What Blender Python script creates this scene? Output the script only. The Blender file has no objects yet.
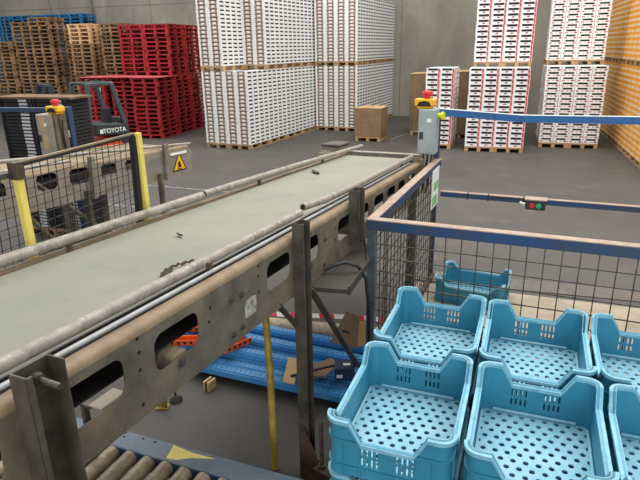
import bpy, bmesh, math, random
from mathutils import Vector, Matrix
from mathutils.geometry import tessellate_polygon
random.seed(7)
sc = bpy.context.scene
col = sc.collection
PI = math.pi
R_ = math.radians
# ------------------------------------------------------------------ camera
PITCH, ROLL, YAW, EYE, FPX = R_(19.1), R_(1.0), R_(17.8), 2.9, 555.0
fwd = Vector((-math.sin(YAW)*math.cos(PITCH), math.cos(YAW)*math.cos(PITCH), -math.sin(PITCH)))
rgt = Vector((math.cos(YAW), math.sin(YAW), 0))
upv = rgt.cross(fwd)
up2 = upv*math.cos(ROLL)+rgt*math.sin(ROLL)
rg2 = rgt*math.cos(ROLL)-upv*math.sin(ROLL)
cam = bpy.data.cameras.new('camera')
cam.sensor_width = 36; cam.lens = FPX/640*36; cam.clip_start = .05; cam.clip_end = 200
co = bpy.data.objects.new('camera', cam); col.objects.link(co)
co.matrix_world = Matrix(((rg2.x, up2.x, -fwd.x, 0), (rg2.y, up2.y, -fwd.y, 0), (rg2.z, up2.z, -fwd.z, EYE), (0, 0, 0, 1)))
sc.camera = co
# ------------------------------------------------------------------ light
w = bpy.data.worlds.new('world'); sc.world = w; w.use_nodes = True
bg = w.node_tree.nodes['Background']; bg.inputs[0].default_value = (.93, .97, 1, 1); bg.inputs[1].default_value = .62
def area(name, loc, rot, sx, sy, power, colr=(1, 1, 1)):
    l = bpy.data.lights.new(name, 'AREA'); l.shape = 'RECTANGLE'; l.size = sx; l.size_y = sy; l.energy = power; l.color = colr
    o = bpy.data.objects.new(name, l); o.location = loc; o.rotation_euler = rot; col.objects.link(o)
area('overhead_fill', (1.0, 10.5, 11.0), (0, 0, 0), 14, 16, 2700, (1, .98, .94))  # unseen overhead lamp, set back and enlarged to brighten the rear
area('overhead_fill', (-15, 14, 11.0), (0, 0, 0), 8, 12, 1500, (1, .98, .94))  # unseen lamp added to brighten the left part of the back wall
area('open_gate_daylight', (3, -9, 4.5), (R_(80), 0, 0), 9, 6, 750, (.96, .98, 1))
sc.view_settings.view_transform = 'Standard'; sc.view_settings.look = 'None'
sc.view_settings.gamma = 1; sc.view_settings.use_curve_mapping = False
sc.view_settings.exposure = 0.0

# ------------------------------------------------------------------ helpers
def srgb(r, g, b):
    f = lambda c: (c/255/12.92) if c/255 <= .04045 else ((c/255+.055)/1.055)**2.4
    return (f(r), f(g), f(b), 1)
def mat(name, c, rough=.6, metal=0., c2=None, scale=6., lo=.35, hi=.65, bump=0., bscale=40., var=0., stretch=(1, 1, 1), c3=None, scale3=30., lo3=.55, hi3=.7, spec=.5):
    m = bpy.data.materials.new(name); m.use_nodes = True
    nt = m.node_tree; N = nt.nodes; L = nt.links; b = N['Principled BSDF']
    b.inputs['Roughness'].default_value = rough; b.inputs['Metallic'].default_value = metal
    b.inputs['Specular IOR Level'].default_value = spec
    tc = N.new('ShaderNodeTexCoord')
    src = None
    def noise(sc_, st=(1, 1, 1), det=6):
        mp = N.new('ShaderNodeMapping'); mp.inputs['Scale'].default_value = st
        L.new(tc.outputs['Object'], mp.inputs[0])
        n = N.new('ShaderNodeTexNoise'); n.inputs['Scale'].default_value = sc_; n.inputs['Detail'].default_value = det
        n.inputs['Roughness'].default_value = .65
        L.new(mp.outputs[0], n.inputs['Vector']); return n
    def ramp(n, a, z):
        r = N.new('ShaderNodeMapRange'); r.inputs[1].default_value = a; r.inputs[2].default_value = z
        L.new(n.outputs[0], r.inputs[0]); return r
    base = N.new('ShaderNodeRGB'); base.outputs[0].default_value = c; src = base.outputs[0]
    def mixin(fac, colr):
        nonlocal src
        mx = N.new('ShaderNodeMix'); mx.data_type = 'RGBA'
        L.new(fac, mx.inputs[0]); L.new(src, mx.inputs[6]); mx.inputs[7].default_value = colr
        src = mx.outputs[2]
    if c2: mixin(ramp(noise(scale, stretch), lo, hi).outputs[0], c2)
    if c3: mixin(ramp(noise(scale3, stretch), lo3, hi3).outputs[0], c3)
    if var:
        oi = N.new('ShaderNodeObjectInfo'); mr = N.new('ShaderNodeMapRange')
        mr.inputs[3].default_value = 1-var; mr.inputs[4].default_value = 1+var*.7
        L.new(oi.outputs['Random'], mr.inputs[0])
        hs = N.new('ShaderNodeHueSaturation'); L.new(mr.outputs[0], hs.inputs['Value']); L.new(src, hs.inputs['Color']); src = hs.outputs[0]
    L.new(src, b.inputs['Base Color'])
    if bump:
        bn = N.new('ShaderNodeBump'); bn.inputs['Strength'].default_value = bump; bn.inputs['Distance'].default_value = .01
        L.new(noise(bscale).outputs[0], bn.inputs['Height']); L.new(bn.outputs[0], b.inputs['Normal'])
    return m
def box_rot(az): return Matrix.Rotation(az, 3, 'Z')
class MB:
    def __init__(s): s.v = []; s.f = []; s.m = []; s.cur = 0; s.sm = []
    def mi(s, i): s.cur = i; return s
    def add(s, vs, fs, smooth=False):
        o = len(s.v); s.v += [tuple(p) for p in vs]
        for f in fs: s.f.append(tuple(i+o for i in f)); s.m.append(s.cur); s.sm.append(smooth)
        return s
    def box(s, c, d, rot=None):
        x, y, z = d[0]/2, d[1]/2, d[2]/2
        vs = [Vector((a*x, b*y, e*z)) for e in (-1, 1) for b in (-1, 1) for a in (-1, 1)]
        if rot: vs = [rot @ p for p in vs]
        c = Vector(c)
        return s.add([p+c for p in vs], [(0, 2, 3, 1), (4, 5, 7, 6), (0, 1, 5, 4), (2, 6, 7, 3), (0, 4, 6, 2), (1, 3, 7, 5)])
    def b2(s, lo, hi): return s.box([(a+b)/2 for a, b in zip(lo, hi)], [abs(b-a) for a, b in zip(lo, hi)])
    def bar(s, p0, p1, w_, h_, upref=(0, 0, 1)):
        p0 = Vector(p0); p1 = Vector(p1); d = (p1-p0); ln = d.length; d.normalize()
        u = Vector(upref)
        if abs(d.dot(u)) > .97: u = Vector((0, 1, 0)) if abs(d.y) < .9 else Vector((1, 0, 0))
        sd = d.cross(u).normalized(); u = sd.cross(d)
        m = Matrix((sd, d, u)).transposed()
        return s.box((p0+p1)/2, (w_, ln, h_), m)
    def tube(s, pts, r, n=10, cap=True):
        pts = [Vector(p) for p in pts]; rings = []
        prev = None
        for i, p in enumerate(pts):
            t = (pts[min(i+1, len(pts)-1)]-pts[max(i-1, 0)]).normalized()
            if prev is None:
                a = t.cross(Vector((0, 0, 1)))
                if a.length < .05: a = t.cross(Vector((0, 1, 0)))
                a.normalize()
            else:
                a = (prev - t*prev.dot(t)).normalized()
            prev = a; b = t.cross(a)
            rr = r[i] if isinstance(r, (list, tuple)) else r
            rings.append([p+(a*math.cos(2*PI*k/n)+b*math.sin(2*PI*k/n))*rr for k in range(n)])
        o = len(s.v); vs = [q for g in rings for q in g]; fs = []
        for i in range(len(rings)-1):
            for k in range(n):
                fs.append((i*n+k, i*n+(k+1) % n, (i+1)*n+(k+1) % n, (i+1)*n+k))
        s.add(vs, fs, True)
        if cap:
            s.add(rings[0], [tuple(range(n))[::-1]]); s.add(rings[-1], [tuple(range(n))])
        return s
    def cyl(s, p0, p1, r, n=16): return s.tube([p0, p1], r, n)
    def plate(s, outer, holes, t, M):
        """2D outline with holes, extruded by t along local +z, mapped by M(Vector3)->Vector3"""
        loops = [[Vector((x, y, 0)) for x, y in outer]]+[[Vector((x, y, 0)) for x, y in h] for h in holes]
        tris = tessellate_polygon(loops)
        flat = [p for l in loops for p in l]; n = len(flat)
        def area2(l): return sum(l[i].x*l[(i+1) % len(l)].y-l[(i+1) % len(l)].x*l[i].y for i in range(len(l)))
        vs = [M(p) for p in flat]+[M(Vector((p.x, p.y, t))) for p in flat]
        fs = []
        for a, b, c in tris:
            A, B, C = flat[a], flat[b], flat[c]
            if (B-A).cross(C-A).z < 0: b, c = c, b
            fs.append((a, c, b)); fs.append((a+n, b+n, c+n))
        o = 0
        for li, l in enumerate(loops):
            k = len(l); ccw = area2(l) > 0
            if li: ccw = not ccw
            for i in range(k):
                a, b = o+i, o+(i+1) % k
                fs.append((a, b, b+n, a+n) if ccw else (b, a, a+n, b+n))
            o += k
        return s.add(vs, fs)
    def build(s, name, mats, parent=None, kind=None):
        me = bpy.data.meshes.new(name); me.from_pydata(s.v, [], s.f); 
        for m in (mats if isinstance(mats, (list, tuple)) else [mats]): me.materials.append(m)
        for p, i, q in zip(me.polygons, s.m, s.sm): p.material_index = i; p.use_smooth = q
        bm = bmesh.new(); bm.from_mesh(me); bmesh.ops.recalc_face_normals(bm, faces=bm.faces[:]); bm.to_mesh(me); bm.free()
        me.update()
        o = bpy.data.objects.new(name, me); col.objects.link(o)
        if parent: o.parent = parent
        if kind: o['kind'] = kind
        return o
    def mesh(s, name, mats):
        o = s.build(name, mats); me = o.data; bpy.data.objects.remove(o); return me
def bevel(o, wd=.004, seg=2):
    m = o.modifiers.new('bevel', 'BEVEL'); m.width = wd; m.segments = seg; m.limit_method = 'ANGLE'; m.angle_limit = R_(40)
    return o
def tag(o, label, cat, group=None, kind=None):
    o['label'] = label; o['category'] = cat
    if group: o['group'] = group
    if kind: o['kind'] = kind
    return o
def empty(name, loc, rz=0):
    o = bpy.data.objects.new(name, None); col.objects.link(o); o.location = loc; o.rotation_euler = (0, 0, rz)
    o.empty_display_size = .1
    return o
def inst(name, me, loc, rz=0, parent=None):
    o = bpy.data.objects.new(name, me); col.objects.link(o); o.location = loc; o.rotation_euler = (0, 0, rz)
    if parent: o.parent = parent
    return o
def copy_tree(o, parent=None):
    c = o.copy(); col.objects.link(c); c.parent = parent
    for ch in list(o.children): copy_tree(ch, c)
    return c
ORD = ['bottom', 'second', 'third', 'fourth', 'fifth', 'sixth', 'seventh', 'eighth', 'ninth', 'tenth', 'eleventh', 'twelfth', 'thirteenth', 'fourteenth', 'fifteenth', 'sixteenth', 'seventeenth', 'eighteenth', 'nineteenth', 'twentieth', 'twenty-first', 'twenty-second', 'twenty-third', 'twenty-fourth', 'twenty-fifth', 'twenty-sixth', 'twenty-seventh', 'twenty-eighth', 'twenty-ninth', 'thirtieth'] + ['thirty-'+x for x in ('first', 'second', 'third', 'fourth', 'fifth', 'sixth', 'seventh', 'eighth', 'ninth')] + ['fortieth'] + ['forty-'+x for x in ('first', 'second', 'third', 'fourth', 'fifth', 'sixth', 'seventh', 'eighth')]
def nth(i): return 'first' if i == 0 else ORD[i]
def rrect(x0, y0, x1, y1, r, n=5):
    pts = []
    for cx, cy, a in ((x1-r, y1-r, 0), (x0+r, y1-r, 90), (x0+r, y0+r, 180), (x1-r, y0+r, 270)):
        for k in range(n+1):
            t = R_(a+90*k/n); pts.append((cx+r*math.cos(t), cy+r*math.sin(t)))
    return pts
def text_part(name, body, size, m, parent, M, depth=.004, align='CENTER', sx=1.0):
    cu = bpy.data.curves.new(name, 'FONT'); cu.body = body; cu.size = size; cu.extrude = depth; cu.align_x = align; cu.align_y = 'CENTER'
    cu.offset = size*.012
    t = bpy.data.objects.new('tmp', cu); col.objects.link(t)
    dg = bpy.context.evaluated_depsgraph_get()
    me = bpy.data.meshes.new_from_object(t.evaluated_get(dg)); bpy.data.objects.remove(t)
    me.name = name; me.transform(M @ Matrix.Diagonal((sx, 1, 1, 1))); me.materials.clear(); me.materials.append(m)
    o = bpy.data.objects.new(name, me); col.objects.link(o); o.parent = parent
    return o

# ------------------------------------------------------------------ materials
M = {}
M['floor'] = mat('warehouse_floor', srgb(82, 78, 73), .62, 0, srgb(68, 64, 60), .5, .35, .7, .12, 60, c3=srgb(106, 96, 86), scale3=1.6, lo3=.55, hi3=.85)
M['wall'] = mat('concrete_wall', srgb(150, 143, 130), .85, 0, srgb(118, 112, 102), .55, .35, .7, .2, 25, c3=srgb(160, 154, 142), scale3=1.3, lo3=.55, hi3=.8, stretch=(1, 1, .45))
M['beige'] = mat('worn_plate', srgb(168, 154, 134), .7, 0, srgb(140, 127, 110), 3, .4, .7, .1, 60)
M['line'] = mat('worn_line_paint', srgb(150, 148, 144), .7, 0, srgb(105, 101, 98), 12, .4, .6)
M['steel'] = mat('dusty_steel', srgb(128, 117, 99), .5, .3, srgb(88, 80, 67), 5, .35, .7, .06, 90, c3=srgb(150, 131, 104), scale3=2.2, lo3=.5, hi3=.75)
M['steell'] = mat('lighter_dusty_steel', srgb(156, 147, 132), .55, .2, srgb(126, 117, 102), 5, .35, .7, .06, 90)
M['steeld'] = mat('dark_dirty_steel', srgb(98, 91, 78), .5, .3, srgb(66, 61, 52), 7, .35, .65, .08, 80)
M['tan'] = mat('grimy_lit_rim', srgb(150, 130, 102), .6, .15, srgb(112, 94, 72), 5, .35, .7, .05, 80)  # worn grimy tan; light caught on the rim is put into its colour
M['pipe'] = mat('grimy_grey_pipe', srgb(158, 150, 138), .55, .1, srgb(120, 112, 100), 14, .4, .7, .06, 60, c3=srgb(186, 180, 168), scale3=26, lo3=.55, hi3=.7)
M['rod'] = mat('aluminium_rod', srgb(170, 172, 170), .5, .1, srgb(140, 140, 138), 10, .4, .7)
M['belt'] = mat('belt_rubber', srgb(148, 146, 131), .65, 0, srgb(130, 132, 120), 1.1, .35, .7, .02, 90, c3=srgb(128, 120, 102), scale3=9, lo3=.6, hi3=.85, spec=.25)
M['bolt'] = mat('bolt_steel', srgb(120, 112, 100), .4, .6, srgb(80, 74, 66), 30)
M['black'] = mat('black_rubber', srgb(26, 26, 27), .6)
M['dark'] = mat('dark_slot', srgb(18, 17, 16), .8)
M['yellow'] = mat('yellow_paint', srgb(236, 214, 110), .5, 0, srgb(216, 190, 84), 9, .45, .75)
M['yellowd'] = mat('dirty_yellow', srgb(176, 148, 56), .55, 0, srgb(120, 100, 46), 12, .4, .7)
M['brown'] = mat('rusty_brown', srgb(92, 72, 58), .6, .2, srgb(66, 52, 44), 12)
M['mesh'] = mat('dark_mesh_wire', srgb(48, 46, 44), .5, .3)
M['wire'] = mat('cage_wire', srgb(104, 98, 88), .5, .4, srgb(64, 58, 52), 14)
M['cblue'] = mat('cage_blue_paint', srgb(38, 70, 112), .5, .05, srgb(62, 68, 76), 3, .4, .66, c3=srgb(110, 100, 88), scale3=18, lo3=.66, hi3=.74)
M['railblue'] = mat('blue_rail_paint', srgb(30, 98, 162), .5, 0, srgb(52, 92, 134), 5, .5, .75)
M['cgrey'] = mat('worn_grey_blue_post', srgb(92, 102, 108), .5, .2, srgb(70, 70, 68), 10, .4, .65, c3=srgb(72, 96, 128), scale3=16, lo3=.55, hi3=.65)
M['railtop'] = mat('worn_rail_top', srgb(178, 156, 138), .5, .15, srgb(150, 128, 112), 9, .4, .7)
M['crate'] = mat('crate_plastic', srgb(58, 142, 168), .42, 0, srgb(48, 126, 154), 3, .35, .7, .02, 60, var=.05)
M['craterim'] = mat('scuffed_crate_rim', srgb(134, 188, 206), .5, 0, srgb(98, 166, 190), 22, .4, .7)
M['cratebase'] = mat('crate_base_plastic', srgb(146, 194, 210), .5, 0, srgb(120, 178, 200), 6)
M['crated'] = mat('crate_dark_plastic', srgb(30, 108, 140), .45, 0, srgb(26, 92, 122), 3)
M['wood'] = mat('pallet_wood', srgb(186, 152, 108), .75, 0, srgb(150, 116, 78), 9, .35, .7, var=.22, stretch=(1, 1, 3))
M['woodold'] = mat('weathered_pallet_wood', srgb(158, 122, 84), .8, 0, srgb(108, 82, 57), 5, .35, .7, var=.38)
M['woodnew'] = mat('fresh_pallet_wood', srgb(214, 176, 134), .8, 0, srgb(180, 142, 102), 5, .35, .7, var=.15)
M['redp'] = mat('red_pallet_paint', srgb(170, 30, 38), .65, 0, srgb(122, 20, 27), 3, .4, .7, var=.22)
M['bluep'] = mat('blue_pallet_paint', srgb(28, 104, 150), .65, 0, srgb(22, 80, 120), 3, .4, .7, var=.2)
M['white'] = mat('white_carton', srgb(236, 236, 234), .6, 0, srgb(226, 226, 222), 8, var=.03)
M['cream'] = mat('cream_print', srgb(238, 228, 216), .6)
M['brownprint'] = mat('brown_print', srgb(156, 132, 116), .6)
M['slot'] = mat('hand_slot', srgb(20, 18, 17), .8)
M['redprint'] = mat('red_print', srgb(208, 84, 90), .6)
M['darkred'] = mat('dark_red_print', srgb(150, 40, 44), .6)
M['greyprint'] = mat('grey_print', srgb(170, 166, 160), .6)
M['orange'] = mat('yellow_orange_crate', srgb(244, 172, 44), .5, 0, srgb(234, 156, 34), 4, var=.06)
M['ylabel'] = mat('pale_label', srgb(226, 216, 196), .6)
M['yslot'] = mat('brown_slot', srgb(196, 130, 40), .7)
M['carton'] = mat('brown_cardboard', srgb(142, 113, 84), .75, 0, srgb(120, 95, 70), 3, .35, .7, var=.04)
M['cartontop'] = mat('light_cardboard', srgb(206, 172, 122), .75, 0, srgb(188, 152, 104), 5)
M['tape'] = mat('brown_tape', srgb(140, 106, 68), .4)
M['cbrown'] = mat('dull_cardboard', srgb(124, 100, 76), .75, 0, srgb(104, 84, 64), 3)
M['rblue'] = mat('rack_beam_blue', srgb(78, 150, 206), .5, 0, srgb(60, 132, 192), 4, c3=srgb(140, 182, 214), scale3=30, lo3=.62, hi3=.75)
M['rorange'] = mat('rack_beam_orange', srgb(232, 100, 34), .45, 0, srgb(212, 84, 26), 6)
M['steelblue'] = mat('worn_blue_frame', srgb(98, 114, 126), .5, .1, srgb(78, 92, 104), 5, .35, .7, c3=srgb(142, 128, 112), scale3=11, lo3=.6, hi3=.75)
M['deepblue'] = mat('deep_blue_frame', srgb(24, 48, 74), .5, .1)
M['roller'] = mat('dirty_roller', srgb(166, 148, 124), .5, .2, srgb(120, 102, 82), 18, .4, .7, .05, 70)
M['boxgrey'] = mat('grey_enclosure', srgb(166, 176, 176), .5, 0, srgb(150, 162, 164), 5)
M['boxtan'] = mat('dusty_enclosure', srgb(172, 164, 148), .6, 0, srgb(150, 140, 124), 8)
M['estopy'] = mat('estop_yellow', srgb(246, 184, 30), .45)
M['estopr'] = mat('estop_red', srgb(214, 44, 48), .4)
M['green'] = mat('green_button', srgb(30, 170, 110), .4)
M['limeb'] = mat('lime_knob', srgb(226, 226, 40), .4)
M['signg'] = mat('green_sign', srgb(150, 200, 140), .5, 0, srgb(120, 180, 110), 10)
M['signw'] = mat('white_sign', srgb(236, 240, 232), .5)
M['navy'] = mat('navy_box', srgb(34, 48, 78), .5)
M['tray'] = mat('black_tray', srgb(34, 34, 36), .55, 0, None, var=.15)
M['traytab'] = mat('pale_tray_tab', srgb(206, 208, 206), .6)
M['fgrey'] = mat('forklift_grey', srgb(66, 76, 80), .45)
M['fgreyd'] = mat('forklift_dark_grey', srgb(46, 52, 56), .5)
M['fred'] = mat('forklift_orange_red', srgb(220, 66, 38), .45)
M['motor'] = mat('dusty_motor', srgb(150, 142, 126), .65, .1, srgb(120, 112, 98), 9)
M['motort'] = mat('dark_motor_lid', srgb(88, 82, 74), .6, 0, srgb(70, 64, 58), 9)
M['leaf'] = mat('dry_leaf', srgb(60, 44, 34), .8)
M['conc'] = mat('rough_tan_roll', srgb(196, 180, 152), .9, 0, srgb(166, 148, 120), 25, .4, .65, .4, 30)
M['label'] = mat('worn_sticker', srgb(178, 176, 166), .6, 0, srgb(120, 112, 98), 28, .45, .6)
# red / white barrier tape
def tape_mat():
    m = bpy.data.materials.new('barrier_tape'); m.use_nodes = True; nt = m.node_tree; b = nt.nodes['Principled BSDF']
    tc = nt.nodes.new('ShaderNodeTexCoord'); wv = nt.nodes.new('ShaderNodeTexWave'); wv.wave_type = 'BANDS'; wv.bands_direction = 'X'
    mp = nt.nodes.new('ShaderNodeMapping'); mp.inputs['Rotation'].default_value = (0, R_(30), 0)
    wv.inputs['Scale'].default_value = 1.1; rp = nt.nodes.new('ShaderNodeValToRGB'); rp.color_ramp.interpolation = 'CONSTANT'
    rp.color_ramp.elements[0].color = srgb(216, 44, 52); rp.color_ramp.elements[1].position = .5; rp.color_ramp.elements[1].color = srgb(236, 230, 226)
    nt.links.new(tc.outputs['Object'], mp.inputs[0]); nt.links.new(mp.outputs[0], wv.inputs[0]); nt.links.new(wv.outputs[0], rp.inputs[0]); nt.links.new(rp.outputs[0], b.inputs['Base Color'])
    b.inputs['Roughness'].default_value = .4
    return m
M['btape'] = tape_mat()

# ------------------------------------------------------------------ setting
MB().b2((-40, -6, -.1), (16, 24.75, 0)).build('floor', M['floor'], kind='structure')
wl = MB().b2((-40, 24.75, -.1), (16, 25.05, 9)).build('wall_back', M['wall'], kind='structure')
tr = MB()
for x in (-34, -28, -22, -16.2, -10, -4.2, 2, 8): tr.b2((x-.012, 24.742, 0), (x+.012, 24.752, 9))
tr.b2((-40, 24.742, 4.95), (16, 24.752, 4.975))
tr.build('trim_1', mat('panel_joint', srgb(112, 106, 97), .9), kind='structure')
bmz = MB()
bmz.tube([(-11.6, 24.6, 0), (-11.6, 24.6, 9)], .06, 10); bmz.tube([(-19.4, 24.6, 0), (-19.4, 24.6, 9)], .05, 10)
bmz.build('trim_2', mat('wall_downpipe', srgb(110, 106, 98), .6), kind='structure')
ln = MB(); ln.box((-6.85, 8.95, .0015), (3.0, .07, .003), box_rot(-.02)); ln.box((-6.5, 10.55, .0015), (3.2, .06, .003), box_rot(-.07))
ln.build('trim_3', M['line'], kind='structure')

# ------------------------------------------------------------------ pallets
def pallet_mesh(name, wx, dy, m, h=.144, nx=3, tops=5):
    b = MB()
    t = .022; bh = h-2*t-.022
    for j in range(3):                                   # bottom boards along y
        x = (-wx/2+.05, 0, wx/2-.05)[j]; b.box((x, 0, t/2), (.1, dy, t))
    for j in range(3):
        for k in range(3):
            b.box(((-wx/2+.05, 0, wx/2-.05)[j], (-dy/2+.07, 0, dy/2-.07)[k], t+bh/2), (.1, .14, bh))
    for k in range(3): b.box((0, (-dy/2+.07, 0, dy/2-.07)[k], t+bh+.011), (wx, .14, .022))
    for k in range(tops):
        bw = dy/tops*.74; y = -dy/2+bw/2+k*(dy-bw)/(tops-1); b.box((0, y, h-t/2), (wx, bw, t))
    return b.mesh(name, m)
PW = pallet_mesh('pallet', .8, 1.2, M['wood'])
def put_pallet(x, y, z, rz, label, group, me=PW, name='wooden_pallet'):
    o = inst(name, me, (x, y, z), rz); return tag(o, label, 'pallet', group)

# ------------------------------------------------------------------ cartons
def q(b, i, lo, hi): b.mi(i); b.b2(lo, hi); b.mi(0)
def carton_w():
    b = MB(); W, D, H = .396, .596, .1128
    b.b2((-W/2, -D/2, 0), (W/2, D/2, H-.002))
    y = -D/2-.0015
    q(b, 1, (-.125, y, .002), (.125, y+.002, H-.004))
    q(b, 2, (-.06, y-.001, .02), (.06, y+.002, H-.034))
    q(b, 3, (-.135, y-.001, H-.028), (.135, y+.002, H-.006))
    for x in (-.085, .085): q(b, 3, (x-.012, y-.001, .045), (x+.012, y+.002, .062))
    for yy in (-.15, .15):
        for s in (-1, 1):
            q(b, 3, (s*(W/2+.0015)-.001, yy-.1, .042), (s*(W/2+.0015)+.001, yy+.1, .086))
    return b.mesh('brown_print_carton', [M['white'], M['brownprint'], M['cream'], M['slot']])
def carton_r():
    b = MB(); W, D, H = .396, .596, .1430
    b.b2((-W/2, -D/2, 0), (W/2, D/2, H-.002))
    y = -D/2-.0015
    q(b, 1, (.14, y, .004), (W/2-.01, y+.002, H-.004))
    q(b, 2, (-.15, y-.001, H-.062), (.13, y+.002, H-.004))
    q(b, 3, (-.045, y-.001, .03), (.03, y+.002, .062))
    q(b, 3, (.145, y-.002, .045), (.185, y+.001, .075))
    for s in (-1, 1):
        q(b, 1, (s*(W/2+.001)-.0008, -D/2, .004), (s*(W/2+.001)+.0008, -D/2+.09, H-.006))
        q(b, 2, (s*(W/2+.001)-.0008, -.2, H-.03), (s*(W/2+.001)+.0008, .22, H-.012))
    return b.mesh('red_edged_carton', [M['white'], M['redprint'], M['slot'], M['darkred']])
def carton_d():
    b = MB(); W, D, H = .396, .596, .1430
    b.b2((-W/2, -D/2, 0), (W/2, D/2, H-.002))
    y = -D/2-.0015
    q(b, 2, (-.13, y-.001, H-.06), (.13, y+.002, H-.012))
    q(b, 1, (-.165, y-.001, .028), (-.125, y+.002, .062)); q(b, 1, (-.112, y-.001, .028), (-.085, y+.002, .056))
    q(b, 3, (-.02, y-.001, .03), (.02, y+.002, .052))
    q(b, 1, (.075, y-.001, .034), (.165, y+.002, .062)); q(b, 1, (.1, y-.001, .022), (.13, y+.002, .034))
    q(b, 3, (.183, y-.001, .0), (.198, y+.002, H-.004))
    return b.mesh('red_dash_carton', [M['white'], M['darkred'], M['slot'], M['greyprint']])
def crate_y():
    b = MB(); W, D, H = .398, .596, .1430             # long side along y, face on -x
    b.b2((-W/2, -D/2, 0), (W/2, D/2, H-.012))
    b.b2((-W/2-.004, -D/2, H-.03), (W/2+.004, D/2, H-.002))
    x = -W/2-.0015
    q(b, 2, (x-.001, -D/2+.03, .02), (x+.002, D/2-.03, .07))
    for k in range(7):
        yy = -.225+k*.075; q(b, 1, (x-.003, yy-.024, .016), (x+.001, yy+.022, .074))
    return b.mesh('orange_crate', [M['orange'], M['ylabel'], M['yslot']])
MW, MR, MD, MY = carton_w(), carton_r(), carton_d(), crate_y()
def jit(a): return random.uniform(-a, a)
class Frame:
    """stack frame: origin = front right corner on the floor, r = right along the front, d = depth"""
    def __init__(s, x, y, az): s.o = Vector((x, y, 0)); s.r = Vector((math.cos(az), -math.sin(az), 0)); s.d = Vector((math.sin(az), math.cos(az), 0)); s.rz = -az
    def p(s, r, d, z=0): return s.o+s.r*r+s.d*d+Vector((0, 0, z))
def join_mesh_copies(name, me, placements, mats):
    bm = bmesh.new()
    for loc, rz in placements:
        t = bmesh.new(); t.from_mesh(me); t.transform(Matrix.Translation(loc) @ Matrix.Rotation(rz, 4, 'Z'))
        tm = bpy.data.meshes.new('t'); t.to_mesh(tm); t.free(); bm.from_mesh(tm); bpy.data.meshes.remove(tm)
    m2 = bpy.data.meshes.new(name); bm.to_mesh(m2); bm.free()
    for m in mats: m2.materials.append(m)
    o = bpy.data.objects.new(name, m2); col.objects.link(o); return o
PH = .145
LH = .113
white_rest = []
white_count = 0
def white_box(F, r, d, z, label):
    global white_count
    loc = F.p(r+jit(.004), d+jit(.004), z)
    if label and white_count < 300:
        white_count += 1
        tag(inst('brown_print_carton', MW, loc, F.rz+jit(.006)), label, 'carton', 'white cartons with brown end print')
    else: white_rest.append((loc, F.rz))
# W1: nearest white block
F1 = Frame(-7.1, 15.41, R_(7.0))
for c in range(2):
    for k in range(4):
        p = F1.p(-.4-.8*(1-c)+0, .6+1.2*k, 0)
        if k == 0 or c == 1: put_pallet(p.x, p.y, 0, F1.rz, 'wooden pallet on the floor under the left white cartons, %s column, %s from front' % (('left', 'right')[c], nth(k)), 'pallets under the left white cartons')
for l in range(19):
    z = PH+l*LH
    for c in range(4):
        white_box(F1, -.2-.4*(3-c), .3, z, 'white carton with brown print, %s up, %s column, lower front of left white stack' % (ORD[l], nth(c)))
    for k in range(1, 8):
        white_box(F1, -.2, .3+.6*k, z, 'white carton on right side of left white stack, lower tier, %s up, %s from corner' % (ORD[l], ORD[k]))
zt = PH+19*LH+.002
for c, k in ((0, 0), (1, 1), (1, 2), (1, 3), (0, 1), (0, 2), (0, 3)):
    p = F1.p(-.4-.8*(1-c), .6+1.2*k, zt)
    if c == 1 or k == 0: put_pallet(p.x, p.y, zt, F1.rz, 'wooden pallet between tiers of the left white stack, %s column, %s from front' % (('left', 'right')[c], nth(k)), 'pallets between the white tiers')
NU = 20
for l in range(NU):
    z = zt+PH+l*LH
    for c in range(2):
        white_box(F1, -1.4+.4*c, .3, z, 'white carton, %s up, %s column, jutting left part of upper left stack' % (ORD[l], nth(c)))
    white_box(F1, -1.0, .9, z, 'white carton, %s up, side of the jutting left part of upper left stack' % ORD[l])
for l in range(NU):
    z = zt+PH+l*LH
    for c in range(2):
        white_box(F1, -.6+.4*c, 1.5, z, 'white carton, %s up, %s column, set back right part of upper left stack' % (ORD[l], nth(c)) if l < 17 else None)
    for k in range(1, 6):
        white_box(F1, -.2, 1.5+.6*k, z, None)
# W2
F2 = Frame(-4.88, 19.82, R_(5.0))
for c in range(2):
    for k in range(4):
        for zz, tn in ((0, 'on the floor'), (zt, 'between tiers')):
            p = F2.p(-.4-.8*(1-c), .6+1.2*k, zz)
            if k == 0 or c == 1: put_pallet(p.x, p.y, zz, F2.rz, 'wooden pallet %s of the rear white stack, %s column, %s from front' % (tn, ('left', 'right')[c], nth(k)), 'pallets under the rear white cartons')
for t in range(2):
    for l in range(19 if t == 0 else 19):
        z = PH+l*LH+(zt if t else 0)
        for c in range(4): white_box(F2, -.2-.4*(3-c), .3, z, None)
        for k in range(1, 8): white_box(F2, -.2, .3+.6*k, z, None)
o = join_mesh_copies('brown_print_carton', MW, white_rest, MW.materials)
tag(o, 'mass of smaller white cartons at the rear and upper parts of the white stacks', 'cartons', 'white cartons with brown end print', 'stuff')
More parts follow.
